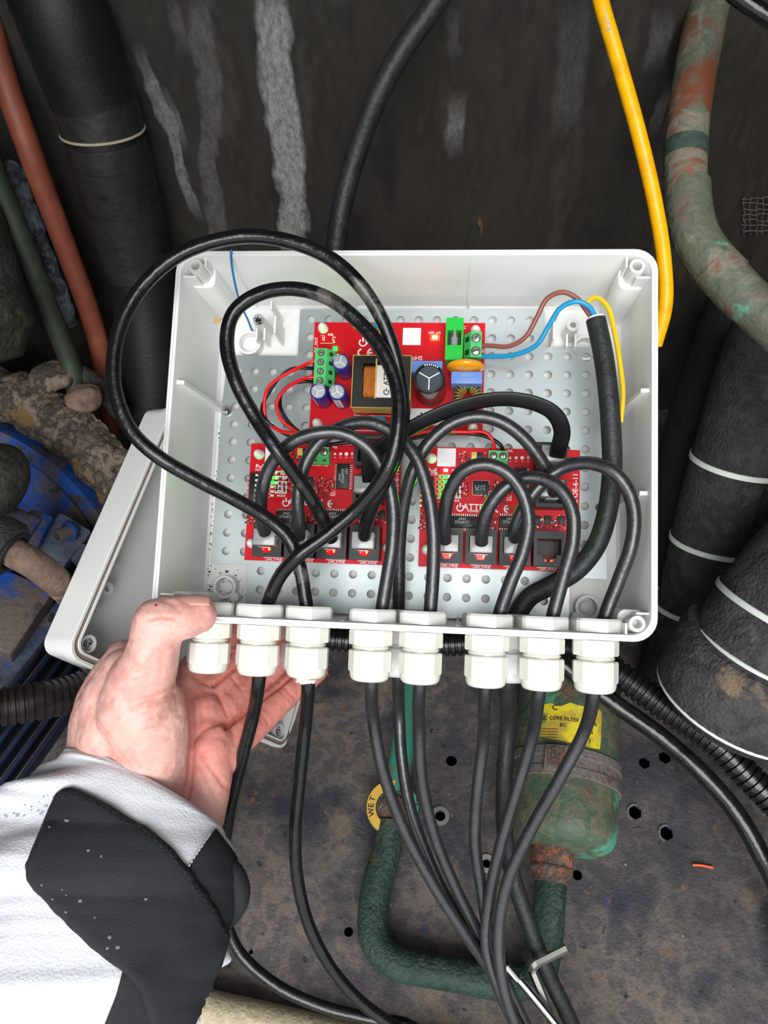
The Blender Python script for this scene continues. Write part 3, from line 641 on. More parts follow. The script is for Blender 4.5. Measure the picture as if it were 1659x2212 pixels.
for k in range(22):
    t = 2 * pi * k / 22
    if abs(math.sin(t)) > .98: continue
    d = V((cos(t), sin(t), 0)); q = MB()
    q.rings([[(V((c.x, c.y, ZB + 6)) + d * (5.4 + 2.75 * cos(s_) + .34 * cos(j) * cos(s_)) + V((0, 0, 1)) * (4.05 * sin(s_) + .34 * cos(j) * sin(s_)) + V((-d.y, d.x, 0)) * .36 * sin(j)) for j in [i * pi / 3 for i in range(6)]] for s_ in [i * pi / 9 for i in range(18)]], closed=True)
    sub(q, 'choke_turn', 'copper2', tc_, psu)
for xx, yy in ((817, 700), (818, 903)):
    c = BX(xx, yy, ZB + 8); put(MB().ball((c.x, c.y, ZB + 5), 4, 1.6, 4.4, 20), 'blue_disc_capacitor', 'bluewire', psu)
# print on the board
c = BX(889.5, 727, ZB); put(MB().box((c.x - 5, c.y - 4.9, ZB), (c.x + 5, c.y + 4.9, ZB + .08)), 'white_sticker', 'silk', psu, smooth=0)
lab(psu, 'LED_AC', 939, 719, 1.35); lab(psu, 'F1', 1004, 707, 1.5, ang=90); lab(psu, 'IN', 1044, 758, 1.5, ang=90)
c = BX(939.5, 729.5, ZB); ld = put(MB().box((c.x - 1.6, c.y - .9, ZB), (c.x + 1.6, c.y + .9, ZB + .9), .1), 'led', 'led_amber', psu)
put(frame_lines(c.x - 2.4, c.x + 2.4, c.y - 1.5, c.y + 1.5, .25, ZB), 'led_outline', 'tape', psu, smooth=0)
c = BX(784, 740, ZB); put(power_mark(c.x, c.y, 5, ZB), 'power_symbol', 'silk', psu, smooth=0)
c = BX(782, 762, ZB); put(ce_mark(c.x + 2.5, c.y, 5, ZB), 'conformity_mark', 'silk', psu, smooth=0)
lab(psu, 'ATTE', 812, 740, 3.4); lab(psu, 'RoHS', 897, 774, 2.4)
lab(psu, 'DC_OUT', 683, 745, 1.5, ang=90); lab(psu, 'V_adj', 722, 734, 1.2, ang=-90); lab(psu, 'RED', 714, 723, 1.2)
c = BX(705, 734, ZB); q = strip([(c.x - 3.4, c.y - 2), (c.x + 3.6, c.y - 2)], .22, ZB); s_ = strip([(c.x - 3.4, c.y + 2.4), (c.x - 1.2, c.y + 2.4), (c.x - 1.2, c.y - .8)], .22, ZB); q.add(s_.v, s_.f); s_ = strip([(c.x + 2, c.y + 3), (c.x + 3.6, c.y + 3), (c.x + 3.6, c.y - .6)], .22, ZB); q.add(s_.v, s_.f)
put(q, 'print_lines', 'silk', psu, smooth=0); lab(psu, '5V', 698, 732, 1.6, ang=-90)
a = BX(766, 897, ZB); b = BX(852, 899, ZB); put(strip([(a.x, a.y + 3.5), (a.x, a.y), (b.x, b.y)], .3, ZB), 'print_lines', 'silk', psu, smooth=0)
a = BX(766, 930, ZB); put(strip([(a.x, a.y), (a.x + 24, a.y)], .3, ZB), 'print_lines', 'silk', psu, smooth=0)
c = BX(914, 898, ZB); put(MB().box((c.x - 7.5, c.y - 5.2, ZB), (c.x + 14, c.y + 4, ZB + .08)), 'white_print_field', 'silk', psu, smooth=0)
put(power_mark(c.x - 1, c.y - 2, 6, ZB + .1), 'power_symbol', 'blackprint', psu, smooth=0)
c = BX(724, 752, ZB); put(MB().box((c.x - 1, c.y - 1.2, ZB), (c.x + 1, c.y + .6, ZB + 1)), 'led', 'led_green', psu, smooth=0)
# ---- network switch boards
def switch(dx, label, right):
    root = thing('network_switch_board', label, 'circuit board', (49 + dx, -28, ZB - 1.6), MBOX, 'red network switch boards in the box')
    q = lambda x, y, z=ZB: BX(x, y, z) + V((dx, 0, 0))
    x0, x1, y0, y1 = 7 + dx, 91.4 + dx, -61.2, 4
    hs = [circ(a + dx, b, 2.2, 14)[::-1] for a, b in ((12.2, -2.5), (86, -3.5), (11.2, -52), (86, -52))]
    put(sheet([[(x0, y0), (x1, y0), (x1, y1), (x0, y1)]] + hs, ZB - 1.6, ZB), 'board', 'red', root, smooth=0)
    for a, b in ((12.2, -2.5), (86, -3.5), (11.2, -52), (86, -52)): standoff(root, a + dx, b)
    c = q(964.5, 988); put(MB().box((c.x - 5, c.y - 5, ZB), (c.x + 5, c.y + 5, ZB + .08)), 'white_sticker', 'silk', root, smooth=0)
    # supply terminal
    zt = ZB + 10; a = q(1056, 973, zt); b = q(1097, 996, zt)
    tblock(root, a.x, b.x, b.y - 3, a.y, 10, 2, False, side=1)
    lab(root, 'Vin', q(1102, 974).x, q(1102, 974).y, 1.5, ang=180, photo=False)
    for k, (t, s_) in enumerate((('A', 3), ('C', 4), ('D', 24), ('B', 0))):
        c = q(1102 + 13 * k, 989)
        if s_ == 0: lab(root, 'B', c.x, c.y, 1.6, photo=False)
        else: put(sheet([circ(c.x, c.y, 1.0, s_, pi / 2 if s_ == 3 else pi / 4)], ZB, ZB + .05), 'print_mark', 'silk', root, smooth=0)
        lab(root, 'uk', c.x, c.y - 1.9, .7, photo=False)
    # jacks in the lower row
    jx = [14.6, 31.9, 49.3, 66.7]
    for k, xj in enumerate(jx):
        xa, xb, ya, yb = xj + dx, xj + dx + 15.8, -59.2, -41.2; zt = -35.0
        hole = [(xa + 1.8, yb - 4), (xa + 1.8, yb - 12.2), (xa + 4.2, yb - 12.2), (xa + 4.2, yb - 14), (xa + 5.8, yb - 14), (xa + 5.8, yb - 15.6), (xa + 10, yb - 15.6), (xa + 10, yb - 14), (xa + 11.6, yb - 14), (xa + 11.6, yb - 12.2), (xa + 14, yb - 12.2), (xa + 14, yb - 4)]
        j = put(sheet([[(xa, ya), (xb, ya), (xb, yb), (xa, yb)], hole], ZB, zt), 'network_jack', 'blackplastic', root, smooth=0)
        sub(MB().box((xa + 1.6, yb - 15, ZB + .2), (xa + 14.2, yb - 3.9, ZB + 1.6)), 'jack_bottom', 'reddark' if not (right and k == 3) else 'blackplastic', j, root, smooth=0)
        for n in range(8):
            sub(MB().obox((xa + 3.6 + n * 1.22, yb - 4.7, zt - 1.6), (.26, 0, 0), (0, .7, -.5), (0, .12, .1)), 'contact', 'gold', j, root, smooth=0)
        # latch grille and the two status lamps shining through it
        g = MB()
        for n in range(3): g.box((xa + 3.2 + n * .9, yb - 13.6 - n * .1, zt - 2.5 + n * .5), (xa + 12.6 - n * .9, yb - 12.9, zt - 1.2 + n * .4))
        g.box((xa + 5.9, yb - 16.2, zt - 2), (xa + 9.9, yb - 13, zt + .25), .2).box((xa + 5, yb - 14.4, zt - 1.4), (xa + 10.8, yb - 13.4, zt + .6), .2)
        plugged = not (right and k == 3)
        if plugged: sub(g, 'latch', 'redlit', j, root, smooth=0)
        for n, xl in enumerate((xa + 6.2, xa + 9.4)):
            if plugged: sub(MB().box((xl - .4, yb - 14.8, zt - .2), (xl + .4, yb - 14, zt + .7), .15), 'status_lamp', 'led_red' if n == 0 else 'led_amber', j, root)
            else: sub(MB().box((xl - .5, yb - 15.4, zt - 5), (xl + .5, yb - 14.6, zt - 1.2), .15), 'status_lamp', 'led_red', j, root)
        lab(root, 'LAN_%d+PoE' % (k + 1), (xa + xb) / 2 + 1, -60.4, 1.25, photo=False)
        put(MB().box((xa + 3, -59.55, ZB), (xa + 14, -59.25, ZB + .05)), 'print_lines', 'silk', root, smooth=0)
    # two jacks on the right-hand side, for the up-links
    for ya in (-9.2, -28.8):
        xa, xb, yb = 67.2 + dx, 83 + dx, ya + 14.5; zt = -35.0
        j = put(sheet([[(xa, ya), (xb, ya), (xb, yb), (xa, yb)], [(xa + 1.8, ya + 2), (xa + 1.8, yb - 2.4), (xb - 1.8, yb - 2.4), (xb - 1.8, ya + 2)]], ZB, zt), 'network_jack', 'blackplastic', root, smooth=0)
        sub(MB().box((xa + 1.7, ya + 1.9, ZB + .2), (xb - 1.7, yb - 2.3, ZB + 1.6)), 'jack_bottom', 'blackplastic', j, root, smooth=0)
        for n in range(8): sub(MB().obox((xa + 3.5 + n * 1.22, yb - 3.1, zt - 1.2), (.24, 0, 0), (0, .6, -.4), (0, .1, .1)), 'contact', 'gold', j, root, smooth=0)
    # chips
    def chip(xa, ya, xb, yb, h, txts, vert, pins='tb', ang=180):
        a = q(xa, ya, ZB + h); b = q(xb, yb, ZB + h); ch = put(MB().box((a.x, b.y, ZB + .2), (b.x, a.y, ZB + h), .25), 'chip', 'chip', root)
        g = MB(); n = 12
        for k in range(n):
            t = (k + .5) / n
            if pins == 'tb':
                x = a.x + (b.x - a.x) * t
                for y, s_ in ((a.y, 1), (b.y, -1)): g.box((x - .2, y, ZB + .9), (x + .2, y + s_ * .8, ZB + 1.2)).box((x - .2, y + s_ * .7, ZB), (x + .2, y + s_ * 1.5, ZB + .35))
            elif pins == 'lr':
                y = b.y + (a.y - b.y) * t
                for x, s_ in ((a.x, -1), (b.x, 1)): g.box((x, y - .2, ZB + .9), (x + s_ * .8, y + .2, ZB + 1.2)).box((x + s_ * .7, y - .2, ZB), (x + s_ * 1.5, y + .2, ZB + .35))
            else:
                x = a.x + (b.x - a.x) * t; y = b.y + (a.y - b.y) * t
                g.box((x - .12, a.y, ZB), (x + .12, a.y + .4, ZB + .2)).box((x - .12, b.y - .4, ZB), (x + .12, b.y, ZB + .2)).box((a.x - .4, y - .12, ZB), (a.x, y + .12, ZB + .2)).box((b.x, y - .12, ZB), (b.x + .4, y + .12, ZB + .2))
        o = sub(g, 'chip_pins', 'tin', ch, root, smooth=0, kind='stuff')
        for t, fx, fy, s_ in txts:
            c = V((a.x + (b.x - a.x) * fx, b.y + (a.y - b.y) * fy, ZB + h + .02)); sub(place(text(t, s_), c, ang), 'lettering', 'greyprint', ch, root, smooth=0)
    for xa, xb in ((975, 1031), (1079, 1136)):
        chip(xa, 1114, xb, 1141, 3, [('G24P02S', .42, .5, 1.5), ('2306F', .42, .78, 1.2), ('HST', .68, .2, 1.3)], False)
    chip(1110, 1010, 1137, 1066, 3, [('G24P02S', .5, .5, 1.5), ('2306F', .25, .45, 1.2), ('HST', .8, .68, 1.3)], True, 'lr', -90)
    chip(1022, 1038, 1055, 1069, 1, [('IC', .28, .5, 2.2), ('177G', .55, .5, .9), ('2A1B', .72, .5, .9)], False, 'q', 90)
    # switch bank and lamps
    a = q(910, 1030, ZB + 2); b = q(938, 1098, ZB + 2)
    ds = put(MB().box((a.x + 1, b.y, ZB), (b.x - 1, a.y, ZB + 2.2), .2), 'switch_bank', 'blackplastic', root)
    for k in range(6):
        y = b.y + (a.y - b.y) * (k + .5) / 6; sub(MB().box((b.x - 3.5, y - .6, ZB + 2.1), (b.x - 2, y + .6, ZB + 2.6), .1), 'slider', 'silk', ds, root)
        put(MB().box((a.x - .6, y - .5, ZB), (a.x + .8, y + .5, ZB + .3)), 'solder_pad', 'gold', root, smooth=0)
    ys = [1016, 1030, 1041, 1052, 1062, 1072, 1081]
    on = [0, 1, 2, 3, 4, 5] if right else [2, 3]
    for k, y in enumerate(ys):
        c = q(963, y)
        nm = 'led_white' if (k == 0) else ('led_green' if k in on else 'led_body')
        if k == 0 and not right: nm = 'led_body'
        put(MB().box((c.x - 1.1, c.y - .65, ZB), (c.x + 1.1, c.y + .65, ZB + .8), .1), 'led', nm, root, label=None)
        t = 'PWR' if k == 0 else 'LAN %d' % (7 - k) if k < 6 else 'MODE'
        if k and k < 6:
            put(MB().box((c.x + 1.4, c.y - .95, ZB), (c.x + 8.2, c.y + .95, ZB + .04)), 'print_field', 'silk', root, smooth=0)
            lab(root, t, c.x + 4.8, c.y, 1.15, z=ZB + .05, m='red', photo=False)
        else: lab(root, t, c.x + 5, c.y, 1.2, photo=False)
        if k: put(frame_lines(c.x - 5.6, c.x - 1.2, c.y - .95, c.y + .95, .15, ZB), 'print_lines', 'silk', root, smooth=0)
        if k in on and k: put(MB().box((c.x - 4.0, c.y - .4, ZB), (c.x - 2.6, c.y + .4, ZB + .6), .1), 'led', 'led_off_green', root)
    c = q(934, 1017); lab(root, 'PoE', c.x, c.y, 2.4, photo=False); c = q(938, 1024.5); lab(root, 'ON OFF', c.x - 1, c.y, 1.1, photo=False)
    c = q(1243, 1058); lab(root, 'XPOE-6-11', c.x, c.y, 2.7, ang=90, photo=False)
    c = q(994, 1097); put(power_mark(c.x, c.y, 4.4, ZB), 'power_symbol', 'silk', root, smooth=0)
    c = q(1021, 1096); lab(root, 'ATTE', c.x + .2, c.y, 3.3, photo=False); c = q(1022, 1104.5); lab(root, 'POWER', c.x, c.y, 1.2, photo=False)
    c = q(1087, 1099); put(ce_mark(c.x, c.y, 4.6, ZB), 'conformity_mark', 'silk', root, smooth=0)
    c = q(1070, 1011); lab(root, 'RoHS', c.x, c.y, 2.7, photo=False)
    c = q(1100, 1078); lab(root, 'LEVEL', c.x, c.y + .6, .8, photo=False); lab(root, 'RESET', c.x, c.y - .6, .8, photo=False)
    # copper traces showing through the mask
    rnd = random.Random(5); g = MB()
    for k in range(9):
        a = q(1058 + k * 3, 1062 + k * 1.5); s_ = strip([(a.x, a.y), (a.x + 5, a.y - 5), (a.x + 5 + k * .6, a.y - 9 - k * .2)], .22, ZB); g.add(s_.v, s_.f)
    for k in range(8):
        a = q(1130, 1004 + 2.6 * k); s_ = strip([(a.x, a.y), (a.x + 2 + .5 * k, a.y), (a.x + 5, a.y + 2)], .2, ZB); g.add(s_.v, s_.f)
    for k in range(40):
        x = rnd.uniform(9, 88) + dx; y = rnd.uniform(-40, 0); d = rnd.choice([(1, 0), (0, 1), (1, -1), (1, 1)]); l = rnd.uniform(2, 6); s_ = strip([(x, y), (x + d[0] * l, y + d[1] * l), (x + d[0] * l + l * .5, y + d[1] * l)], .2, ZB); g.add(s_.v, s_.f)
    put(g, 'traces', 'redtrace', root, smooth=0, kind='stuff')
    # small parts in clusters
    def cluster(px0, py0, px1, py1, n, seed, m, sz):
        r = random.Random(seed); g = MB(); a = q(px0, py0); b = q(px1, py1); got = []
        for k in range(n * 3):
            if len(got) >= n: break
            x = r.uniform(a.x, b.x); y = r.uniform(b.y, a.y); w_, h_ = (sz, sz * .55) if r.random() < .5 else (sz * .55, sz)
            if any(abs(x - u) < sz * 1.15 and abs(y - v) < sz * 1.0 for u, v in got): continue
            got.append((x, y)); g.box((x - w_ / 2, y - h_ / 2, ZB), (x + w_ / 2, y + h_ / 2, ZB + sz * .4))
        return g
    cl = [(992, 976, 1050, 1006), (1135, 1118, 1228, 1142), (906, 1108, 925, 1142), (1040, 1040, 1104, 1075), (1040, 1118, 1072, 1142), (970, 1030, 1010, 1076), (1144, 1112, 1220, 1130)]
    for s_, (m_, sz) in enumerate((('chip', 1.6), ('tin', .9), ('tape', .9), ('silk', .4))):
        g = MB()
        for k, r4 in enumerate(cl):
            area = (r4[2] - r4[0]) * (r4[3] - r4[1]) / 1000
            c_ = cluster(*r4, int(area * (14, 8, 4, 9)[s_]) + 1, k * 10 + s_, m_, sz); g.add(c_.v, c_.f)
        put(g, ('tiny_components', 'tiny_components', 'tiny_components', 'tiny_print')[s_], m_, root, smooth=0, kind='stuff')
    for xx in (1182, 1213, 1160): # three power parts above the last jack
        c = q(xx, 1124); ch = put(MB().box((c.x - 1.7, c.y - 2.2, ZB), (c.x + 1.7, c.y + 2.2, ZB + 1.6), .2), 'small_chip', 'chip', root)
    for xx, yy in ((1024, 985), (1036, 986)):
        c = q(xx, yy); put(MB().box((c.x - 1.5, c.y - 2, ZB), (c.x + 1.5, c.y + 2, ZB + 1.5), .2), 'square_component', 'tape' if xx < 1030 else 'chip', root)
    return root
swR = switch(0, 'right-hand red network switch board, lit green lamps and one empty jack', True)
swL = switch(-95.6, 'left-hand red network switch board partly under the big cable loops', False)
# ------------------------------------------------------------------ network cables
ZJ = -35.0
def plug(root, x, y, side=False, wires=('orangebit', 'bluewire', 'green_bright', 'silk')):
    """clear modular plug standing in a jack; x, y box mm of its centre"""
    p = MB().box((x - 5.8, y - 4.3, ZJ - 7), (x + 5.8, y + 4.3, ZJ + 7.5), .5)
    pb = put(p, 'plug', 'clear', root)
    sub(MB().box((x - 3, y - 5.4, ZJ - 4), (x + 3, y - 4.9, ZJ + 6.5), .1), 'latch_tab', 'clear', pb, root)
    for k, w_ in enumerate(wires):
        xx = x - 3 + 2 * k
        sub(MB().tube(spline([(xx, y + 1.5, ZJ - 4), (xx * .6 + x * .4, y + 1, ZJ + 3), (x + (xx - x) * .3, y, ZJ + 9)], 1), .48, 8), 'wire', w_, pb, root)
    return pb
def cable(label, items, r, m, group='black network cables', plugat=None, name='network_cable', sec=None, step=.0022, amp=.04, freq=60, seed=0, extra=None, up=None, n=20):
    pts = cablepts(items, step)
    root = thing(name, label, 'cable', pts[0], None, group)
    put(MB().tube(pts, noisy(r, amp, freq, seed) if not sec else r, n, section=sec, up=up), 'jacket', m, root, smooth=60)
    if plugat:
        x, y = plugat; B3 = MBOX
        pm = MB().box((x - 5.8, y - 4.3, ZJ - 7), (x + 5.8, y + 4.3, ZJ + 7.0), .5).xf(lambda v: B3 @ v); pb = put(pm, 'plug', 'clear', root)
        e = MBI @ pts[0]
        sub(MB().box((x - 3, y - 5.4, ZJ - 4), (x + 3, y - 4.9, ZJ + 5.5), .1).xf(lambda v: B3 @ v), 'latch_tab', 'clear', pb, root)
        sub(MB().box((x - 4.6, y - 3.2, ZJ - 6), (x + 4.6, y - 1.8, ZJ + 4), .3).xf(lambda v: B3 @ v), 'contact_block', 'clear', pb, root)
        for k, w_ in enumerate(('orangebit', 'silk', 'green_bright', 'bluewire', 'brownwire')):
            xx = x - 3.6 + 1.8 * k
            sub(MB().tube([B3 @ q for q in spline([(xx, y + 1.2, ZJ - 4), (xx * .7 + x * .3, y + .6, ZJ + 3), (e.x + (xx - x) * .35, e.y, e.z + 1.5)], 1)], .00045, 8), 'wire', w_, pb, root)
    return root
R0 = .0033
jx = lambda k, dx=0: (14.6 + [0, 17.3, 34.7, 52.1][k] + 7.9 + dx, -49.6)
# waypoints: 'b' = photo point at a height (mm) above the box rim; 'd' = photo point at a depth (m) from the lens; 'f' = height above the floor (m)
cable('glossy black cable in the inner loop, from a left jack to the second gland', [('b', 716, 1163, -27), ('b', 708, 1145, -20), ('b', 690, 1105, -10), ('b', 655, 1050, 0), ('b', 600, 975, 12), ('b', 550, 900, 14), ('b', 508, 820, 18), ('b', 490, 740, 20), ('b', 505, 675, 22), ('b', 560, 635, 24),
      ('b', 635, 624, 25), ('b', 710, 645, 24), ('b', 780, 700, 22), ('b', 830, 765, 21), ('b', 858, 840, 20), ('b', 860, 920, 20), ('b', 846, 990, 17), ('b', 818, 1045, 12), ('b', 770, 1100, 5), ('b', 705, 1155, 2), ('b', 645, 1200, 2), ('b', 605, 1245, -4), ('b', 580, 1300, -11), ('b', 569, 1335, -13.5), ('b', 560, 1460, -13.5),
      ('o', 548, 1540, .004), ('o', 522, 1640, .008), ('o', 500, 1730, .012), ('o', 487, 1810, .02), ('o', 476, 1900, .032), ('o', 488, 1990, .034), ('o', 520, 2060, .03), ('o', 600, 2130, .024), ('o', 700, 2175, .02), ('o', 800, 2200, .018), ('o', 900, 2225, .016), ('o', 1070, 2560, .016)],
      R0 * 1.05, 'pvc_dirty', plugat=jx(2, -95.6), seed=1)
cable('black cable in the widest loop reaching left outside the box, ending in the third gland', [('b', 787, 1158, -27), ('b', 790, 1140, -20), ('b', 800, 1105, -9), ('b', 828, 1045, 3), ('b', 856, 980, 9), ('b', 870, 900, 12), ('b', 864, 820, 13), ('b', 845, 740, 17), ('b', 812, 665, 22), ('b', 768, 605, 26), ('b', 708, 555, 28), ('b', 630, 523, 30), ('b', 545, 510, 31), ('b', 460, 522, 32),
      ('b', 385, 552, 32), ('b', 320, 605, 32), ('b', 270, 680, 32), ('b', 247, 765, 32), ('b', 250, 850, 31), ('b', 283, 930, 28), ('b', 340, 985, 24), ('b', 420, 1033, 16), ('b', 510, 1080, 7), ('b', 580, 1122, -1), ('b', 625, 1165, -6), ('b', 647, 1222, -9), ('b', 658, 1280, -12), ('b', 665, 1335, -13.5), ('b', 666, 1470, -13.5),
      ('o', 660, 1560, .002), ('o', 648, 1680, .004), ('o', 638, 1800, .006), ('o', 643, 1900, .008), ('o', 668, 2000, .008), ('o', 715, 2090, .008), ('o', 775, 2160, .008), ('o', 840, 2210, .008), ('o', 900, 2250, .008), ('o', 1070, 2560, .008)],
      R0 * 1.05, 'pvc_dirty', plugat=jx(3, -95.6), seed=2)
cable('black cable arching from the first left jack to the fourth gland', [('b', 572, 1150, -24), ('b', 566, 1130, -18), ('b', 566, 1060, -6), ('b', 588, 1000, 0), ('b', 635, 953, 6), ('b', 690, 935, 7), ('b', 745, 938, 5), ('b', 795, 968, 2), ('b', 830, 1020, -2), ('b', 848, 1085, -5), ('b', 848, 1170, -7), ('b', 836, 1250, -10), ('b', 822, 1335, -13.5), ('b', 803, 1470, -13.5),
      ('o', 806, 1550, .003), ('o', 826, 1660, .004), ('o', 868, 1780, .004), ('o', 930, 1900, .004), ('o', 1000, 2010, .005), ('o', 1060, 2095, .009), ('o', 1110, 2170, .0115), ('o', 1150, 2240, .013), ('o', 1320, 2560, .013)], R0, 'pvc', plugat=jx(0, -95.6), seed=3, amp=.01)
cable('black cable arching from the second left jack to the fifth gland', [('b', 646, 1160, -26), ('b', 645, 1130, -18), ('b', 645, 1060, -10), ('b', 660, 1000, -7), ('b', 695, 950, -4), ('b', 740, 922, -2), ('b', 795, 912, 0), ('b', 850, 935, 0), ('b', 897, 985, 0), ('b', 924, 1060, -2), ('b', 936, 1145, -5), ('b', 936, 1230, -9), ('b', 927, 1340, -13.5), ('b', 908, 1470, -13.5),
      ('o', 905, 1570, .004), ('o', 912, 1690, .008), ('o', 940, 1810, .0105), ('o', 985, 1920, .0115), ('o', 1035, 2020, .013), ('o', 1075, 2100, .017), ('o', 1120, 2180, .020), ('o', 1150, 2250, .021), ('o', 1320, 2560, .021)], R0, 'pvc', plugat=jx(1, -95.6), seed=4, amp=.01)
cable('black cable under the others, from the rear gland to the right side jack', [('b', 1196, 1062, -27), ('b', 1194, 1045, -20), ('b', 1172, 1000, -14), ('b', 1130, 945, -9), ('b', 1080, 910, -6), ('b', 1030, 900, -6), ('b', 975, 915, -7), ('b', 925, 958, -10), ('b', 893, 1015, -14), ('b', 872, 1090, -22), ('b', 863, 1180, -31), ('b', 862, 1260, -38), ('b', 861, 1340, -43), ('b', 860, 1450, -43),
      ('o', 862, 1540, .036), ('o', 868, 1640, .028), ('o', 885, 1740, .022), ('o', 915, 1830, .019), ('o', 955, 1920, .019), ('o', 1010, 2010, .020), ('o', 1070, 2105, .026), ('o', 1120, 2190, .029), ('o', 1150, 2260, .030), ('o', 1320, 2560, .030)], R0, 'pvc', plugat=(75, -19.8), seed=5, amp=.015)
cable('black cable in a tall arch from the first right jack to the sixth gland', [('b', 962, 1168, -25), ('b', 960, 1150, -20), ('b', 961, 1110, -12), ('b', 972, 1060, -4), ('b', 1000, 1018, 2), ('b', 1045, 1003, 4), ('b', 1093, 1020, 4), ('b', 1127, 1062, 2), ('b', 1142, 1125, -1), ('b', 1130, 1190, -5), ('b', 1102, 1260, -9), ('b', 1074, 1345, -13.5), ('b', 1050, 1480, -13.5),
      ('o', 1044, 1600, .008), ('o', 1030, 1720, .011), ('o', 1026, 1820, .012), ('o', 1040, 1920, .012), ('o', 1055, 2010, .011), ('o', 1080, 2090, .004), ('o', 1115, 2170, .003), ('o', 1155, 2250, .003), ('o', 1325, 2560, .003)], R0, 'pvc', plugat=jx(0), seed=6, amp=.01)
cable('black cable arching from the second right jack to the seventh gland', [('b', 1040, 1172, -25), ('b', 1041, 1150, -20), ('b', 1052, 1105, -12), ('b', 1078, 1065, -8), ('b', 1115, 1038, -6), ('b', 1160, 1032, -4), ('b', 1205, 1052, -2), ('b', 1235, 1100, -2), ('b', 1238, 1165, -4), ('b', 1220, 1235, -8), ('b', 1190, 1350, -13.5), ('b', 1166, 1485, -13.5),
      ('o', 1150, 1590, -.002), ('o', 1112, 1720, .002), ('o', 1078, 1840, .004), ('o', 1058, 1940, .005), ('o', 1050, 2040, .002), ('o', 1075, 2130, -.002), ('o', 1125, 2240, -.004), ('o', 1295, 2560, -.004)], R0, 'pvc', plugat=jx(1), seed=7, amp=.01)
cable('black cable in the rightmost arch, from the third right jack to the last gland', [('b', 1112, 1163, -26), ('b', 1113, 1145, -20), ('b', 1128, 1100, -14), ('b', 1165, 1050, -11), ('b', 1210, 1013, -9), ('b', 1265, 1000, -4), ('b', 1318, 1015, 0), ('b', 1356, 1058, 0), ('b', 1370, 1115, -1), ('b', 1363, 1180, -3), ('b', 1338, 1250, -8), ('b', 1302, 1350, -13.5), ('b', 1284, 1490, -13.5),
      ('o', 1262, 1580, -.010), ('o', 1210, 1680, -.008), ('o', 1148, 1790, -.005), ('o', 1098, 1900, -.003), ('o', 1078, 2000, -.004), ('o', 1082, 2100, -.008), ('o', 1105, 2190, -.011), ('o', 1140, 2260, -.012), ('o', 1310, 2560, -.012)], R0, 'pvc', plugat=jx(2), seed=8, amp=.01)
# flat jumper between the two boards
root = cable('flat black jumper cable bridging the two switch boards over the gap', [('b', 1203, 990, -29), ('b', 1207, 968, -20), ('b', 1214, 930, -12), ('b', 1196, 893, -5), ('b', 1150, 870, -2), ('b', 1080, 862, -1), ('b', 1000, 876, -3), ('b', 930, 903, -5), ('b', 870, 935, -9), ('b', 825, 965, -13), ('b', 800, 995, -18), ('b', 800, 1040, -27)],
      .001, 'ribbon', group=None, sec=[(.0042 * cos(t) * (abs(cos(t)) ** -.3 if abs(cos(t)) > .01 else 1), .0011 * sin(t)) for t in [2 * pi * (i + .5) / 16 for i in range(16)]], up=MBOX.to_3x3() @ V((1, 0, .35)), name='flat_jumper_cable')
for (x, y) in ((75, -2.0), (75 - 95.6 - .4, -20.5)):
    pb = put(MB().box((x - 5.8, y - 4.3, ZJ - 7), (x + 5.8, y + 4.3, ZJ + 8), .5).xf(lambda v: MBOX @ v), 'plug', 'clear', root)
    sub(MB().box((x - 4.6, y - 3.2, ZJ - 6), (x + 4.6, y - 1.8, ZJ + 5), .3).xf(lambda v: MBOX @ v), 'contact_block', 'clear', pb, root)
# ------------------------------------------------------------------ supply cable
pts = cablepts([('b', 1287, 690, -20), ('b', 1302, 760, -20), ('b', 1313, 840, -20), ('b', 1320, 930, -22), ('b', 1322, 1020, -24), ('b', 1312, 1105, -26), ('b', 1288, 1178, -29), ('b', 1245, 1232, -33), ('b', 1190, 1265, -37), ('b', 1142, 1292, -41), ('b', 1112, 1345, -43), ('b', 1098, 1470, -43),
      ('o', 1098, 1560, .036), ('o', 1090, 1680, .030), ('o', 1090, 1790, .028), ('o', 1108, 1890, .026), ('o', 1140, 1990, .022), ('o', 1178, 2090, .018), ('o', 1225, 2190, .016), ('o', 1262, 2270, .016), ('o', 1432, 2560, .016)], .0025)
sp = thing('supply_cable', 'thick black supply cable stripped to brown, blue and yellow cores at top right', 'cable', pts[0])
put(MB().tube(pts, lambda L, T: .0050 if L < .22 else .0047, 24), 'sheath', 'rubber', sp)
d = (pts[0] - pts[1]).normalized()
put(MB().cyl(pts[0] - d * .001, pts[0] + d * .0012, .0046, .0043), 'inner_liner', 'nylon', sp)
def core(name, m, items, r=.0013):
    put(MB().tube(cablepts(items, .0018), r, 14), name, m, sp)
core('brown_core', 'brownwire', [('b', 1040, 746, -40), ('b', 1062, 747, -38), ('b', 1100, 748, -34), ('b', 1135, 728, -30), ('b', 1160, 685, -26), ('b', 1182, 645, -22), ('b', 1215, 631, -19), ('b', 1247, 645, -19), ('b', 1265, 668, -20), ('b', 1282, 692, -21)])
core('blue_core', 'bluewire', [('b', 1040, 770, -40), ('b', 1062, 770, -38), ('b', 1110, 767, -33), ('b', 1158, 746, -27), ('b', 1185, 705, -22), ('b', 1210, 666, -17), ('b', 1245, 651, -14), ('b', 1272, 662, -15), ('b', 1289, 691, -19)])
core('yellow_core', 'yellowwire', [('b', 1287, 700, -26), ('b', 1272, 672, -30), ('b', 1270, 652, -30), ('b', 1288, 643, -28), ('b', 1312, 662, -26), ('b', 1326, 710, -25), ('b', 1340, 790, -24), ('b', 1346, 850, -24), ('b', 1341, 913, -25)])
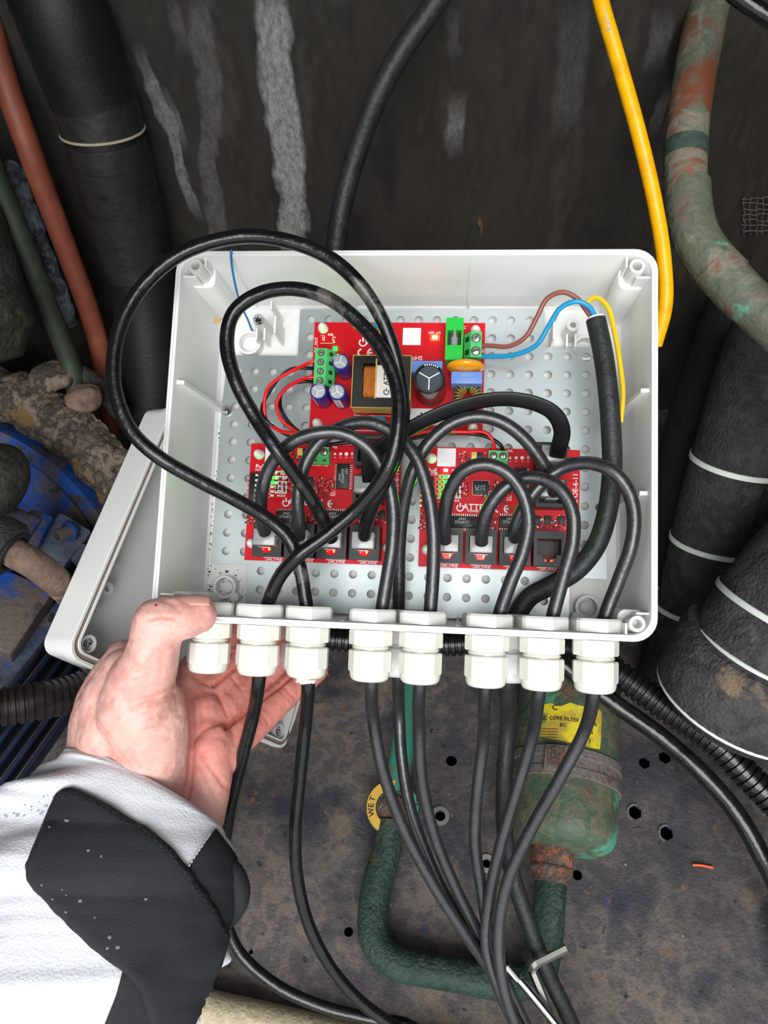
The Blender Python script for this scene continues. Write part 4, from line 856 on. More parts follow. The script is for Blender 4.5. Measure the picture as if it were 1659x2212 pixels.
# ------------------------------------------------------------------ low-voltage wires, each pair one red and one black
def wire(label, m, items, r=.0010, cat='wire', name='hook_up_wire', group=None):
    pts = cablepts(items, .0018); put(MB().tube(pts, r, 12), name, m, label=label, cat=cat, group=group)
wire('red wire in the outer loop, from the top of the four-way terminal', 'redwire', [('b', 684, 779, -41), ('b', 670, 783, -41), ('b', 640, 797, -38), ('b', 605, 815, -36), ('b', 578, 840, -35), ('b', 571, 880, -36), ('b', 578, 912, -38), ('b', 610, 932, -36), ('b', 660, 937, -34), ('b', 720, 945, -36), ('b', 800, 950, -38), ('b', 870, 945, -36), ('b', 930, 930, -36), ('b', 1000, 933, -36), ('b', 1050, 935, -37), ('b', 1066, 955, -38), ('b', 1067, 975, -41)], group='red wires')
wire('black wire twisted round the outer red wire', 'blackwire', [('b', 684, 797, -41), ('b', 660, 795, -42), ('b', 630, 797, -40), ('b', 600, 820, -38), ('b', 580, 850, -38), ('b', 566, 880, -38), ('b', 572, 905, -36), ('b', 595, 925, -38), ('b', 640, 948, -38), ('b', 700, 960, -38), ('b', 760, 955, -38), ('b', 850, 955, -40), ('b', 930, 940, -40), ('b', 1010, 936, -39), ('b', 1055, 945, -38), ('b', 1082, 962, -38), ('b', 1087, 977, -41)], group='black wires')
wire('red wire in the inner loop, from the lower way of the terminal', 'redwire', [('b', 684, 815, -41), ('b', 670, 815, -41), ('b', 640, 825, -38), ('b', 612, 845, -36), ('b', 598, 870, -36), ('b', 604, 900, -37), ('b', 625, 922, -38), ('b', 655, 940, -39), ('b', 690, 960, -41)], group='red wires')
wire('black wire beside the inner red wire', 'blackwire', [('b', 684, 826, -41), ('b', 660, 824, -42), ('b', 630, 830, -41), ('b', 608, 850, -40), ('b', 606, 880, -39), ('b', 622, 910, -40), ('b', 650, 935, -41), ('b', 690, 950, -41), ('b', 712, 975, -41)], group='black wires')
wire('thin bright blue thread hanging over the box top edge into its corner', 'bluethread', [('b', 500, 540, 1.5), ('b', 499, 552, .5), ('b', 505, 600, -14), ('b', 519, 655, -34), ('b', 535, 690, -50), ('b', 550, 722, -60), ('b', 557, 723, -60)], .0006, 'thread', 'blue_thread')
# rust-coloured dirt in the top left corner of the box
q = MB(); rnd = random.Random(3)
for k in range(16):
    c = BX(478 + rnd.uniform(-14, 14), 692 + rnd.uniform(-4, 5), -38); c.x = max(c.x, -115.2); q.ball((c.x, c.y, c.z), rnd.uniform(.4, 1.2), rnd.uniform(.4, 1), rnd.uniform(.3, .6), 8)
put(q, 'dirt_crumbs', 'gaugeyellow', frame=MBOX, label='ochre dirt crumbs stuck in the top left corner of the box', cat='dirt', kind='stuff')
# black specks of grit along the left seam
q = MB(); rnd = random.Random(9)
for k in range(150):
    t = rnd.random() ** .6; y = 40 - 125 * t; x = -114.2 + abs(rnd.gauss(0, 4)) ; s_ = rnd.uniform(.15, .5)
    if rnd.random() < .35: x = rnd.uniform(-114, -92); y = rnd.uniform(-85, -66)
    q.box((x - s_, y - s_ * .7, -63.3), (x + s_, y + s_ * .7, -62.9))
put(q, 'grit', 'dark', frame=MBOX, label='black grit scattered along the left inside edge of the box', cat='dirt', kind='stuff', smooth=0)
# ------------------------------------------------------------------ the lid, open side up, behind the box and the hand
P0 = CAMP + CW @ V((-.19314307, .08739759, .465)); lb = (CW @ V((.11096386, .11309639, .18))).normalized(); ll = (CW @ V((.0459633, -.16732627, .077))); ll = (ll - lb * ll.dot(lb)).normalized()
ln = lb.cross(ll)
if (CAMP - P0).dot(ln) < 0: ln = -ln
MLID = Matrix((lb, ll, ln)).transposed().to_4x4(); MLID.translation = P0; MLID = MLID @ Matrix.Scale(.001, 4)
lid = thing('box_lid', 'loose pale grey box lid, open side up, behind the hand and the box', 'lid', (120, 95, -25), MLID)
def lr(i, z, r): return [(x, y, z) for x, y in rrect(i, 240 - i, i, 190 - i, r, 7)]
put(MB().rings([lr(4.5, -30, 6), lr(1.8, -28, 9), lr(1.2, -10, 11), lr(1.2, -8.2, 11), lr(0, -8, 12), lr(0, -.4, 12), lr(.5, 0, 11.5), lr(2.2, 0, 10.5), lr(2.3, -2.5, 10.5), lr(5.2, -2.5, 8), lr(5.3, 0, 8), lr(6.6, 0, 7), lr(6.8, -26, 6)]), 'shell', 'white', lid, smooth=35)
put(MB().rings([lr(2.5, -2.4, 10), lr(2.6, -1.2, 10), lr(5.0, -1.2, 8), lr(5.1, -2.4, 8)], closed=True), 'gasket', 'gasket', lid)
for x, y in ((14.5, 13), (225.5, 13), (14.5, 177), (225.5, 177)):
    sc = put(MB().lathe([(5.8, -26), (5.6, -2), (4.6, -2), (4.5, -9)], (x, y, 0), n=28, caps=False), 'screw_sleeve', 'gland_grey', lid)
    sub(MB().lathe([(4.5, -9), (3.6, -8.6), (2.4, -7.5), (2.2, -3), (1.2, -1.5), (.1, -1.2)], (x, y, 0), n=20), 'captive_screw', 'chrome', sc, lid)
    sub(MB().box((x - 4.5, y - .5, -10), (x + 4.5, y + .5, -5)).box((x - .5, y - 4.5, -10), (x + .5, y + 4.5, -5)), 'sleeve_cross', 'gland_grey', sc, lid, smooth=0)
for y in (36, 68): put(MB().box((7, y, -26), (22, y + 1, -12), .3), 'rib', 'gland_grey', lid)
put(MB().lathe([(5, -26), (4.4, -12), (2, -12), (1.9, -20)], (19, 52, 0), n=24), 'hinge_stud', 'gland_grey', lid)
# ------------------------------------------------------------------ right-hand side
def D(items): return [P(*i) for i in items]
def simple(label, name, cat, m, items, r, step=.004, n=28, amp=0, freq=30, **k):
    pts = cablepts(items, step); f_ = noisy(r, amp, freq) if amp else r
    return put(MB().tube(pts, f_, n), name, m, label=label, cat=cat, base=pts[0], smooth=60, **k)
simple('thick yellow cable descending behind the upper right corner of the box', 'yellow_cable', 'cable', 'yellowcable', [('d', 1283, -60, .43), ('d', 1300, 10, .43), ('d', 1335, 130, .435), ('d', 1380, 290, .44), ('d', 1415, 440, .45), ('d', 1434, 560, .46), ('d', 1437, 660, .465), ('d', 1415, 745, .475)], .0044, .003)
simple('white inner end of the yellow cable beside the box edge', 'cable_core', 'cable', 'nylon', [('d', 1417, 742, .474), ('d', 1395, 800, .485), ('d', 1350, 870, .50)], .0022, .003)
q = MB(); yp = cablepts([('d', 1300, 10, .43), ('d', 1318, 70, .432)], .002); 
o = text('E.H.O.3', .0030, .00003); a = (yp[-1] - yp[0]).normalized(); c = yp[len(yp) // 2]; nn = (CAMP - c).normalized(); nn = (nn - a * nn.dot(a)).normalized(); sd = nn.cross(a)
put(o.xf(lambda v: c + a * -v.x + sd * -v.y + nn * (.00445 - v.y * v.y * 110 + v.z)), 'cable_print', 'greyprint', label='faint lettering on the yellow cable near the top of the photo', cat='print', smooth=0)
simple('thick black cable coming down the wall from the top, behind the box', 'wall_cable', 'cable', 'rubber', [('d', 985, -70, .43), ('d', 945, 0, .435), ('d', 868, 110, .445), ('d', 812, 215, .455), ('d', 768, 335, .47), ('d', 740, 440, .48), ('d', 725, 540, .49), ('d', 722, 640, .50), ('d', 730, 900, .52)], .0066, .004, amp=.02)
simple('short length of black cable crossing the top right corner', 'corner_cable', 'cable', 'pvc_gloss', [('d', 1400, -160, .40), ('d', 1540, -60, .40), ('d', 1590, -10, .40), ('d', 1640, 25, .40), ('d', 1720, 70, .40), ('d', 2000, 170, .40)], .0046, .004)
# scrap of wire netting on the wall
q = MB(); rnd = random.Random(12)
for k in range(7):
    q.tube([W(1608 + 13 * k + rnd.uniform(-3, 3), 425 + 12 * j + rnd.uniform(-2, 2), .003 + .002 * rnd.random()) for j in range(8)], .00035, 5)
    q.tube([W(1604 + 13 * j + rnd.uniform(-2, 2), 428 + 12 * k + rnd.uniform(-3, 3), .003 + .002 * rnd.random()) for j in range(8)], .00035, 5)
put(q, 'wire_netting', 'clamp', label='scrap of fine wire netting on the wall at the right edge of the photo', cat='netting')
# copper pipe
cpts = [('d', 1560, -90, .50), ('d', 1535, 0, .49), ('d', 1505, 140, .48), ('d', 1486, 270, .475), ('d', 1480, 370, .47), ('d', 1486, 455, .465), ('d', 1500, 505, .462)]
cp = thing('copper_pipe', 'patinated green and copper pipe with an elbow, right of the yellow cable', 'pipe', cablepts(cpts, .01)[-1])
put(MB().tube(cablepts(cpts, .004), noisy(.0128, .03, 30), 36), 'upper_run', 'patina', cp, smooth=60)
put(MB().tube(cablepts([('d', 1484, 400, .468), ('d', 1489, 455, .465), ('d', 1502, 508, .462), ('d', 1530, 555, .459), ('d', 1575, 603, .455)], .003), .0136, 36), 'elbow', 'patina', cp, smooth=60)
put(MB().tube(cablepts([('d', 1545, 575, .457), ('d', 1600, 635, .452), ('d', 1680, 705, .445), ('d', 1760, 780, .44), ('d', 2100, 1090, .41)], .004), noisy(.0138, .04, 40), 36), 'lower_run', 'patina', cp, smooth=60)
c1 = P(1482, 310, .473); c2 = P(1481, 345, .4715)
put(MB().tube([c1, c1.lerp(c2, .5), c2], .0131, 36), 'brazed_sleeve', 'patina_dark', cp)
# insulated pipes
def tie(root, c, axis, R, wd, m='tie', head=None, th=.0009):
    t = put(MB().lathe([(R, -wd), (R + th, -wd * .8), (R + th, wd * .8), (R, wd)], c, axis, 48, caps=False), 'cable_tie', m, root)
    if head is not None:
        u, v, a = frame_of(axis); h = (V(head) - c); h = (h - a * h.dot(a)).normalized(); s_ = a.cross(h)
        sub(MB().obox(c + h * (R + .003), h * .0028, s_ * .004, a * .0033, .0008), 'tie_head', m, t, root)
    return t
def inspipe(label, items, r, m, ties, step=.006, amp=.03, name='insulated_pipe', seam=None, group=None, heads={}):
    pts = cablepts(items, step); root = thing(name, label, 'pipe', pts[0], None, group)
    put(MB().tube(pts, noisy(r, amp, 18, len(items)), 48), 'insulation', m, root, smooth=60)
    for k, (fr, wd) in enumerate(ties):
        i = min(len(pts) - 2, max(1, int(fr * len(pts)))); tie(root, pts[i], (pts[i + 1] - pts[i - 1]), r * (1 + amp * .6) + .0002, wd, head=heads.get(k))
    if seam is not None:
        q = []
        for i in range(1, len(pts) - 1):
            a = (pts[i + 1] - pts[i - 1]).normalized(); nn = (CAMP - pts[i]); nn = (nn - a * nn.dot(a)).normalized(); sd = a.cross(nn)
            q.append(pts[i] + (nn * cos(seam) + sd * sin(seam)) * r * (1 + amp * .3))
        put(MB().tube(q, .0011, 8), 'insulation_seam', 'foam_dark', root)
    return root
inspipe('slim black insulated pipe with white ties, right of the box', [('d', 1700, 690, .56), ('d', 1655, 800, .565), ('d', 1610, 950, .58), ('d', 1570, 1080, .60), ('d', 1535, 1220, .62), ('d', 1500, 1370, .635), ('d', 1460, 1500, .645)], .0345, 'foam', [(.36, .0022), (.57, .0022), (.75, .0022)], seam=-.7, amp=.015)
inspipe('dark insulated pipe between the box and the tied pipe, upper run added to darken the gap', [('d', 1600, 640, .635), ('d', 1530, 820, .67), ('d', 1480, 1000, .69), ('d', 1455, 1200, .70), ('d', 1440, 1400, .70), ('d', 1430, 1500, .70)], .024, 'foam_dark', [(.72, .0015)])  # upper run is added to keep the gap beside the box black
# big valve-like insulated body at the right edge
bp = cablepts([('d', 1850, 1120, .50), ('d', 1750, 1255, .50), ('d', 1685, 1355, .508), ('d', 1625, 1455, .52), ('d', 1592, 1512, .53)], .004)
br = thing('insulated_elbow', 'large black insulated pipe end with white ties at the right edge', 'pipe', bp[0])
put(MB().tube(bp, lambda L, T: .0375 + .012 * min(1, max(0, (L / T - .05) * 1.4)) ** .7 + .001 * noise.noise(V((L * 40, 2, 2))), 56), 'insulation', 'foam_dusty_lit', br, smooth=60)
i = int(len(bp) * .62); a = (bp[-1] - bp[-5]).normalized()
put(MB().lathe([(.047, -.036), (.0535, -.035), (.056, -.030), (.0565, .010), (.053, .016), (.047, .016)], bp[-4], a, 56), 'lower_collar', 'foam_dusty_lit', br)
put(MB().lathe([(.047, .010), (.0472, .0225), (.038, .024), (.03, .016)], bp[-4], a, 56), 'collar_end', 'foam_dark', br)
for cx3, cy3, wd, hd in ((1700, 1332, .0022, None), (1652, 1412, .0022, P(1652, 1560, .47))):
    i = min(range(len(bp)), key=lambda i: (px(bp[i])[0] - cx3) ** 2 + (px(bp[i])[1] - cy3) ** 2); R = .0375 + .012 * min(1, max(0, (i / (len(bp) - 1) - .05) * 1.4)) ** .7 + .0009; ax = (bp[i + 1] - bp[i - 1]); tie(br, bp[i], ax, R, wd, head=hd)
tie(br, bp[-4] + a * .012, a, .0548, .0018)
# corrugated conduit and smooth cable
def corr(L, T, r, pitch, d):
    ph = (L / pitch) % 1; return r - (d if ph > .62 else 0)
def conduit(label, items, r, pitch, m, depth=.0016, name='corrugated_conduit'):
    pts = cablepts(items, pitch / 8); return put(MB().tube(pts, lambda L, T: corr(L, T, r, pitch, depth), 28), name, m, label=label, cat='conduit', base=pts[0], smooth=35)
conduit('shiny black corrugated conduit running to the right edge, beside the insulated pipe', [('d', 660, 1372, .60), ('d', 800, 1385, .60), ('d', 950, 1390, .60), ('d', 1100, 1385, .59), ('d', 1230, 1400, .575), ('d', 1330, 1452, .56), ('d', 1440, 1530, .545), ('d', 1540, 1600, .53), ('d', 1620, 1680, .52), ('d', 1720, 1780, .51), ('d', 2000, 2060, .49)], .0102, .0052, 'conduit')
conduit('dusty brown-black corrugated conduit at the left edge behind the hand', [('d', -70, 1530, .45), ('d', 0, 1527, .46), ('d', 80, 1515, .47), ('d', 160, 1496, .485), ('d', 240, 1462, .50), ('d', 330, 1420, .53)], .0118, .0046, 'conduit_brown', .0012)
simple('smooth black cable sweeping from behind the glands down the right side', 'floor_cable', 'cable', 'pvc_gloss', [('d', 1170, 1395, .565), ('d', 1240, 1455, .56), ('d', 1320, 1515, .555), ('d', 1420, 1585, .55), ('d', 1515, 1668, .54), ('d', 1590, 1755, .535), ('d', 1640, 1840, .53), ('d', 1690, 1950, .53), ('d', 1740, 2300, .53)], .0066, .004)
# ------------------------------------------------------------------ filter drier on the floor
A = F(1236, 1395, .040); Bp = F(1214, 1790, .040); ax = (Bp - A); LD = ax.length; ax.normalize()
RD = .0392
dr = thing('filter_drier', 'green filter drier canister with chipped paint and a yellow sticker on the floor', 'canister', F(1226, 1600, 0))
put(MB().lathe([(RD * .3, -.012), (RD * .7, -.008), (RD * .93, .002), (RD, .014), (RD, LD - .004), (RD * .975, LD + .004), (RD * .90, LD + .010), (RD * .7, LD + .0145), (RD * .3, LD + .016)], A, ax, 72), 'body', 'drier', dr, smooth=40)
up_ = (V((0, 0, 1)) - ax * ax.z).normalized(); sd = ax.cross(up_)
i_ = (F(1230, 1645, .078) - A).dot(ax)
cl = put(MB().lathe([(RD + .0003, i_ - .0105), (RD + .0018, i_ - .010), (RD + .0018, i_ - .004), (RD + .0010, i_ - .0035), (RD + .0010, i_ + .0035), (RD + .0018, i_ + .004), (RD + .0018, i_ + .010), (RD + .0003, i_ + .0105)], A, ax, 72, caps=False), 'clamp_band', 'clamp', dr)
c = A + ax * i_ + (up_ * .93 + sd * -.36 * (1 if (sd.dot(rt_c) < 0) == False else -1)).normalized() * 0
cd = (P(1175, 1662, .5) - A); cd = (cd - ax * cd.dot(ax)).normalized(); cs = ax.cross(cd)
sub(MB().obox(A + ax * i_ + cd * (RD + .003), cd * .0022, cs * .0085, ax * .0095, .001), 'clamp_buckle', 'clamp', cl, dr)
for k in range(5): sub(MB().obox(A + ax * i_ + cd * (RD + .0054) + cs * (-.005 + .0025 * k), cd * .0006, cs * .0007, ax * .007), 'buckle_ridge', 'rust', cl, dr, smooth=0)
# yellow sticker wrapped on the canister, with its print
def wrap(u, s_, off=.0002):  # u: arc metres from the up direction (towards camera right), s_: metres along the axis
    t = u / RD; sgn = 1 if sd.dot(CW @ V((1, 0, 0))) > 0 else -1
    return A + ax * s_ + (up_ * cos(t) + sd * sgn * sin(t)) * (RD + off)
def wrap_inv(x, y):
    best = None
    o = CAMP; r = RAY(x, y).normalized(); oc = o - A; a_ = r - ax * r.dot(ax); b_ = oc - ax * oc.dot(ax)
    Aq = a_.dot(a_); Bq = 2 * a_.dot(b_); Cq = b_.dot(b_) - RD * RD; t = (-Bq - sqrt(max(0, Bq * Bq - 4 * Aq * Cq))) / (2 * Aq)
    p = o + r * t; s_ = (p - A).dot(ax); q_ = (p - A - ax * s_); sgn = 1 if sd.dot(CW @ V((1, 0, 0))) > 0 else -1
    return math.atan2(q_.dot(sd) * sgn, q_.dot(up_)) * RD, s_
def densify(poly, k):
    o = []
    for (a, b), (c_, d_) in zip(poly, poly[1:] + poly[:1]):
        for i in range(k): o.append((a + (c_ - a) * i / k, b + (d_ - b) * i / k))
    return o
def fillpoly(poly, step):
    """triangulated polygon with inner points every step"""
    xs = [p[0] for p in poly]; ys = [p[1] for p in poly]; pts = [V(p) for p in poly]; n = len(pts)
    x = min(xs) + step / 2
    while x < max(xs):
        y = min(ys) + step / 2
        while y < max(ys):
            if inside(x, y, poly) and min((V((x, y)) - pts[i]).length for i in range(n)) > step * .45: pts.append(V((x, y)))
            y += step
        x += step
    r = delaunay_2d_cdt(pts, [(i, (i + 1) % n) for i in range(n)], [], 1, 1e-7)
    return [tuple(v) for v in r[0]], [list(f) for f in r[2]]
stp = [(1172, 1522), (1190, 1519), (1210, 1526), (1232, 1518), (1250, 1524), (1270, 1528), (1290, 1530), (1299, 1538), (1298, 1600), (1295, 1619), (1278, 1616), (1250, 1608), (1225, 1603), (1200, 1598), (1160, 1592), (1158, 1560), (1165, 1540)]
pp = densify([wrap_inv(*p) for p in stp], 4); vs, fs = fillpoly(pp, .004)
stk = put(MB().add([wrap(u + .0003 * noise.noise(V((u * 900, s_ * 900, 0))), s_) for u, s_ in vs], fs), 'sticker', 'sticker', dr, smooth=60)
def wtext(t, x, y, size, m='blackprint', parent=stk):
    u0, s0 = wrap_inv(x, y); mb_ = text(t, size, .00001)
    sub(mb_.xf(lambda v: wrap(u0 + v.x, s0 - v.y, .0004 + v.z)), 'lettering', m, parent, dr, smooth=0)
wtext('C', 1199, 1529, .0042); wtext('SOLID CORE FILTER DRIER', 1218, 1553, .0026); wtext('BC', 1216, 1567, .0026); wtext('FR', 1284, 1566, .0026); wtext('305S', 1268, 1579, .0034); wtext('11', 1270, 1601, .0034)
for k in range(4): wtext('CAUTION REFRIGERANT', 1185, 1575 + 6 * k, .0009)
# outlet fitting and pipe
e0 = A + ax * (LD + .011) - CW @ V((.006, 0, 0))
put(MB().lathe([(.0135, 0), (.0150, .001), (.0152, .012), (.0145, .013), (.0145, .0155), (.0152, .016), (.0152, .018), (.0138, .019), (.0128, .022), (.0118, .026)], e0, ax, 40), 'outlet_fitting', 'rust', dr)
pp_ = spline([e0 + ax * .018, e0 + ax * .036, F(1178, 2045, .030), F(1164, 2118, .022)], .004)
put(MB().tube(pp_, noisy(.0114, .03, 60), 32), 'outlet_pipe', 'greenpipe', dr, smooth=60)
# moisture indicator and the bent green pipe
simple('green bent pipe running from the round indicator under the black cables', 'bent_pipe', 'pipe', 'greenpipe', [('f', 846, 1775, .016), ('f', 838, 1830, .016), ('f', 818, 1900, .016), ('f', 806, 1970, .016), ('f', 812, 2035, .016), ('f', 850, 2075, .016), ('f', 910, 2092, .016), ('f', 990, 2106, .016), ('f', 1080, 2122, .016), ('f', 1150, 2118, .016)], .0112, .004, 32, amp=.03, freq=50)
sg = thing('moisture_indicator', 'round sight glass with a yellow WET ring segment on the floor pipe', 'gauge', F(848, 1745, 0))
c = F(848, 1745, .022); nz = ((CAMP - c).normalized() * .5 + V((0, 0, 1))).normalized(); u, v, nz = frame_of(nz)
rg = .0205
put(MB().lathe([(.0175, -.021), (.0185, -.004), (rg, -.003), (rg, .0015), (rg * .96, .0022), (rg * .62, .0022), (rg * .6, .0008), (rg * .5, .0005)], c, nz, 48), 'gauge_body', 'greenpipe', sg)
put(MB().ball(c + nz * .0004, rg * .52, rg * .52, rg * .2, 28, Matrix((u, v, nz)).transposed()), 'sight_glass', 'rust', sg)
rt = CW @ V((1, 0, 0)); ex = (rt - nz * rt.dot(nz)).normalized(); ey = nz.cross(ex)
def arc(a0, a1, m, nm, z=.0023):
    vs = []; fs = []; n = 16
    for i in range(n + 1):
        t = radians(a0 + (a1 - a0) * i / n)
        for r_ in (rg * .63, rg * .97): vs.append(c + (ex * cos(t) + ey * sin(t)) * r_ + nz * z)
    for i in range(n): fs.append((2 * i, 2 * i + 1, 2 * i + 3, 2 * i + 2))
    return put(MB().add(vs, fs), nm, m, sg)
yr = arc(118, 236, 'gaugeyellow', 'yellow_segment'); arc(245, 300, 'gaugegreen', 'green_segment'); arc(-35, 30, 'gaugegreen', 'green_segment'); arc(75, 112, 'gaugeyellow', 'dry_segment')
for k, ch in enumerate('WET'):
    t = radians(192 - 17 * k); p = c + (ex * cos(t) + ey * sin(t)) * rg * .80 + nz * .0024
    tx_ = (ex * sin(t) * 1 - ey * cos(t)).normalized(); ty_ = (ex * cos(t) + ey * sin(t)) * 1
    m_ = text(ch, .0042, .00003); sub(m_.xf(lambda v: p + tx_ * v.x * (1) + ty_ * v.y + nz * v.z), 'lettering', 'blackprint', yr, sg, smooth=0)
simple('teal painted pipe above the round indicator, between the black cables', 'teal_pipe', 'pipe', 'teal', [('f', 856, 1712, .016), ('f', 866, 1640, .017), ('f', 880, 1540, .018), ('f', 892, 1440, .018), ('f', 900, 1350, .018)], .0095, .005, 28)
# washers round two floor holes
for x, y, ri, ro, lb_ in ((951, 1763, 11, 20, 'pale washer round a hole in the floor right of the indicator'), (1051, 1866, 9, 19, 'pale washer on the floor between the black cables')):
    c = F(x, y, .0); d_ = px(c)[2] / FPX
    put(MB().lathe([(ri * d_, .0002), (ri * d_, .0016), (ro * d_, .0016), (ro * d_ * 1.03, .0002)], c, (0, 0, 1), 32, caps=False), 'washer', 'tin', label=lb_, cat='washer', smooth=30)
# raised burrs at the two large holes
for x, y in ((1372, 1755), (1440, 1800)):
    c = F(x, y, 0); d_ = px(c)[2] / FPX; pts = [c + V((cos(t), sin(t), 0)) * 16.5 * d_ + V((0, 0, .0004)) for t in [radians(60 + i * 18) for i in range(11)]]
    put(MB().tube(pts, lambda L, T: .0011 * (.4 + .6 * sin(pi * L / T)), 8), 'hole_burr', 'clamp', label='bright burr on the edge of the %s drilled hole in the floor' % ('upper' if y < 1780 else 'lower'), cat='burr')
simple('short orange strand of plastic lying on the floor at lower right', 'plastic_strand', 'strand', 'orangebit', [('f', 1496, 1868, .0015), ('f', 1515, 1869, .002), ('f', 1540, 1874, .0015)], .0010, .002, 10)
# hex keys
def hexsec(r, n=6): return [(r * cos(2 * pi * i / n), r * sin(2 * pi * i / n)) for i in range(n)]
k1 = cablepts([('o', 1224, 2048, .008), ('o', 1160, 2080, .006)], .003); k2 = cablepts([('o', 1150, 2098, .006), ('o', 1175, 2160, .006), ('o', 1235, 2330, .006)], .003)
bend = spline([k1[-1], k1[-1].lerp(k2[0], .5) + (k1[-1] - k1[0]).normalized() * .0016, k2[0]], .0012)
put(MB().tube(k1 + bend[1:-1] + k2, 0, section=hexsec(.0025)), 'hex_key', 'steel', label='bent steel hex key lying on the cable bundle at the bottom', cat='hex key', smooth=0)
k3 = cablepts([('o', 1092, 2082, -.004), ('o', 1150, 2150, -.004), ('o', 1300, 2337, -.004)], .003)
star = [(.0023 * (1 if i % 2 else .8) * cos(pi * i / 6), .0023 * (1 if i % 2 else .8) * sin(pi * i / 6)) for i in range(12)]
tk = thing('torx_key', 'straight shank of a shiny star-tipped key beside the bent hex key', 'star key', k3[0])
put(MB().tube(k3[:5], 0, section=star), 'star_tip', 'chrome', tk, smooth=0); put(MB().tube(k3[4:], .0024, 20), 'shank', 'chrome', tk)
# beige pipe at the bottom left
simple('beige pipe lying on the floor at the bottom left, partly under the sleeve', 'beige_pipe', 'pipe', 'beige', [('f', 300, 2140, .014), ('f', 430, 2176, .014), ('f', 560, 2206, .014), ('f', 720, 2245, .014), ('f', 860, 2280, .014), ('f', 1300, 2390, .014)], .0122, .006, 32)
# ------------------------------------------------------------------ left-hand side
tp = cablepts([('d', 95, -80, .44), ('d', 130, 20, .45), ('d', 178, 150, .475), ('d', 205, 220, .49), ('d', 232, 320, .51), ('d', 262, 430, .54), ('d', 285, 520, .565), ('d', 310, 620, .59), ('d', 330, 780, .62), ('d', 345, 960, .655)], .004)
tr_ = thing('taped_pipe', 'thick black pipe wrapped in tape, upper left, in front of the wall', 'pipe', tp[0])
Ls = [0]
for a, b in zip(tp, tp[1:]): Ls.append(Ls[-1] + (b - a).length)
def idx(x, y): return min(range(len(tp)), key=lambda i: (px(tp[i])[0] - x) ** 2 + (px(tp[i])[1] - y) ** 2)
i1 = idx(200, 205)
put(MB().tube(tp[:i1 + 1], .0272, 56), 'smooth_sleeve', 'sleeve_smooth', tr_, smooth=60)
put(MB().tube(tp[i1:], lambda L, T: .0255, 56), 'lower_sleeve', 'sleeve_smooth', tr_, smooth=60)
segs = [(200, 205, 214, 285, .0268), (216, 300, 232, 350, .0262), (231, 340, 240, 375, .0272), (240, 375, 262, 430, .0266), (262, 425, 280, 500, .0272), (280, 495, 300, 590, .0262)]
for xa, ya, xb, yb, r_ in segs:
    a, b = idx(xa, ya), idx(xb, yb); b = max(b, a + 2)
    put(MB().tube(tp[a:b + 1], (lambda r_: lambda L, T: r_ * (1 + .012 * noise.noise(V((L * 120, r_ * 999, 0))) ))(r_), 56), 'tape_layer', 'tapewrap', tr_, smooth=50)
i = idx(214, 290); put(MB().torus(tp[i], tp[i + 1] - tp[i - 1], .0268, .0009, 56, 8), 'pale_foam_edge', 'foamedge', tr_)
simple('red-brown pipe slanting down the left edge beside the taped pipe', 'brown_pipe', 'pipe', 'brownpipe', [('d', -30, 30, .46), ('d', 10, 170, .48), ('d', 62, 320, .50), ('d', 110, 450, .53), ('d', 155, 570, .56), ('d', 195, 680, .59), ('d', 225, 800, .62), ('d', 240, 930, .66)], .0078, .005, 28)
simple('dark green pipe slanting down left of the red-brown pipe', 'green_pipe', 'pipe', 'greenblack', [('d', -40, 310, .48), ('d', 5, 420, .50), ('d', 55, 540, .52), ('d', 110, 680, .55), ('d', 150, 780, .57), ('d', 170, 860, .58)], .0075, .005, 28)
simple('grey wrapped pipe in the gap between green and red-brown pipes', 'grey_pipe', 'pipe', 'greywrap', [('d', -20, 230, .53), ('d', 20, 330, .54), ('d', 60, 450, .55), ('d', 110, 580, .57), ('d', 150, 700, .60)], .0068, .003, 24, amp=.25, freq=70)
lp = cablepts([('d', -230, 240, .47), ('d', -150, 480, .49), ('d', -85, 670, .505), ('d', -35, 790, .515)], .004)
put(MB().tube(lp, lambda L, T: .040 + .004 * sin(L / T * 3) + .0015 * noise.noise(V((L * 50, 1, 1))) - max(0, L / T - .88) * .12, 64), 'insulated_drum', 'foam_dirt', label='broad mossy black insulated pipe end at the left edge above the blue motor', cat='pipe', base=lp[0], smooth=60)
# blue motor: end flange, dirty rim, casing with cooling fins
fc = P(-60, 1290, .63); n_ = (CW @ V((-.22, .25, -.94))).normalized(); u, v, n_ = frame_of(n_)
mo = thing('blue_motor', 'blue electric motor with cooling fins and a dirt-caked rim at the left edge', 'motor', fc - n_ * .03)
Rf = .146
A0, A1 = -150, -25                                   # the part of the round end shield that stands clear of the casing
exm = CW @ V((1, 0, 0)); exm = (exm - n_ * exm.dot(n_)).normalized(); eym = n_.cross(exm)
if eym.dot(CW @ V((0, -1, 0))) < 0: eym = -eym
def sector(prof, a0, a1, n=120, f_=None):
    rs = []
    for i in range(n + 1):
        t = -radians(a0 + (a1 - a0) * i / n); d_ = exm * cos(t) + eym * sin(t)
        rs.append([fc + d_ * r + n_ * h + (f_(fc + d_ * r + n_ * h, d_, j, len(prof)) if f_ else V((0, 0, 0))) for j, (r, h) in enumerate(prof)])
    return MB().rings(rs)
put(sector([(.02, -.03), (.02, .004), (Rf * .55, .006), (Rf * .66, .004), (Rf * .70, -.001), (Rf * .90, -.003), (Rf * .93, .0005), (Rf, .0005), (Rf + .001, -.004), (Rf, -.03)], A0, A1), 'end_flange', 'blue', mo, smooth=30)
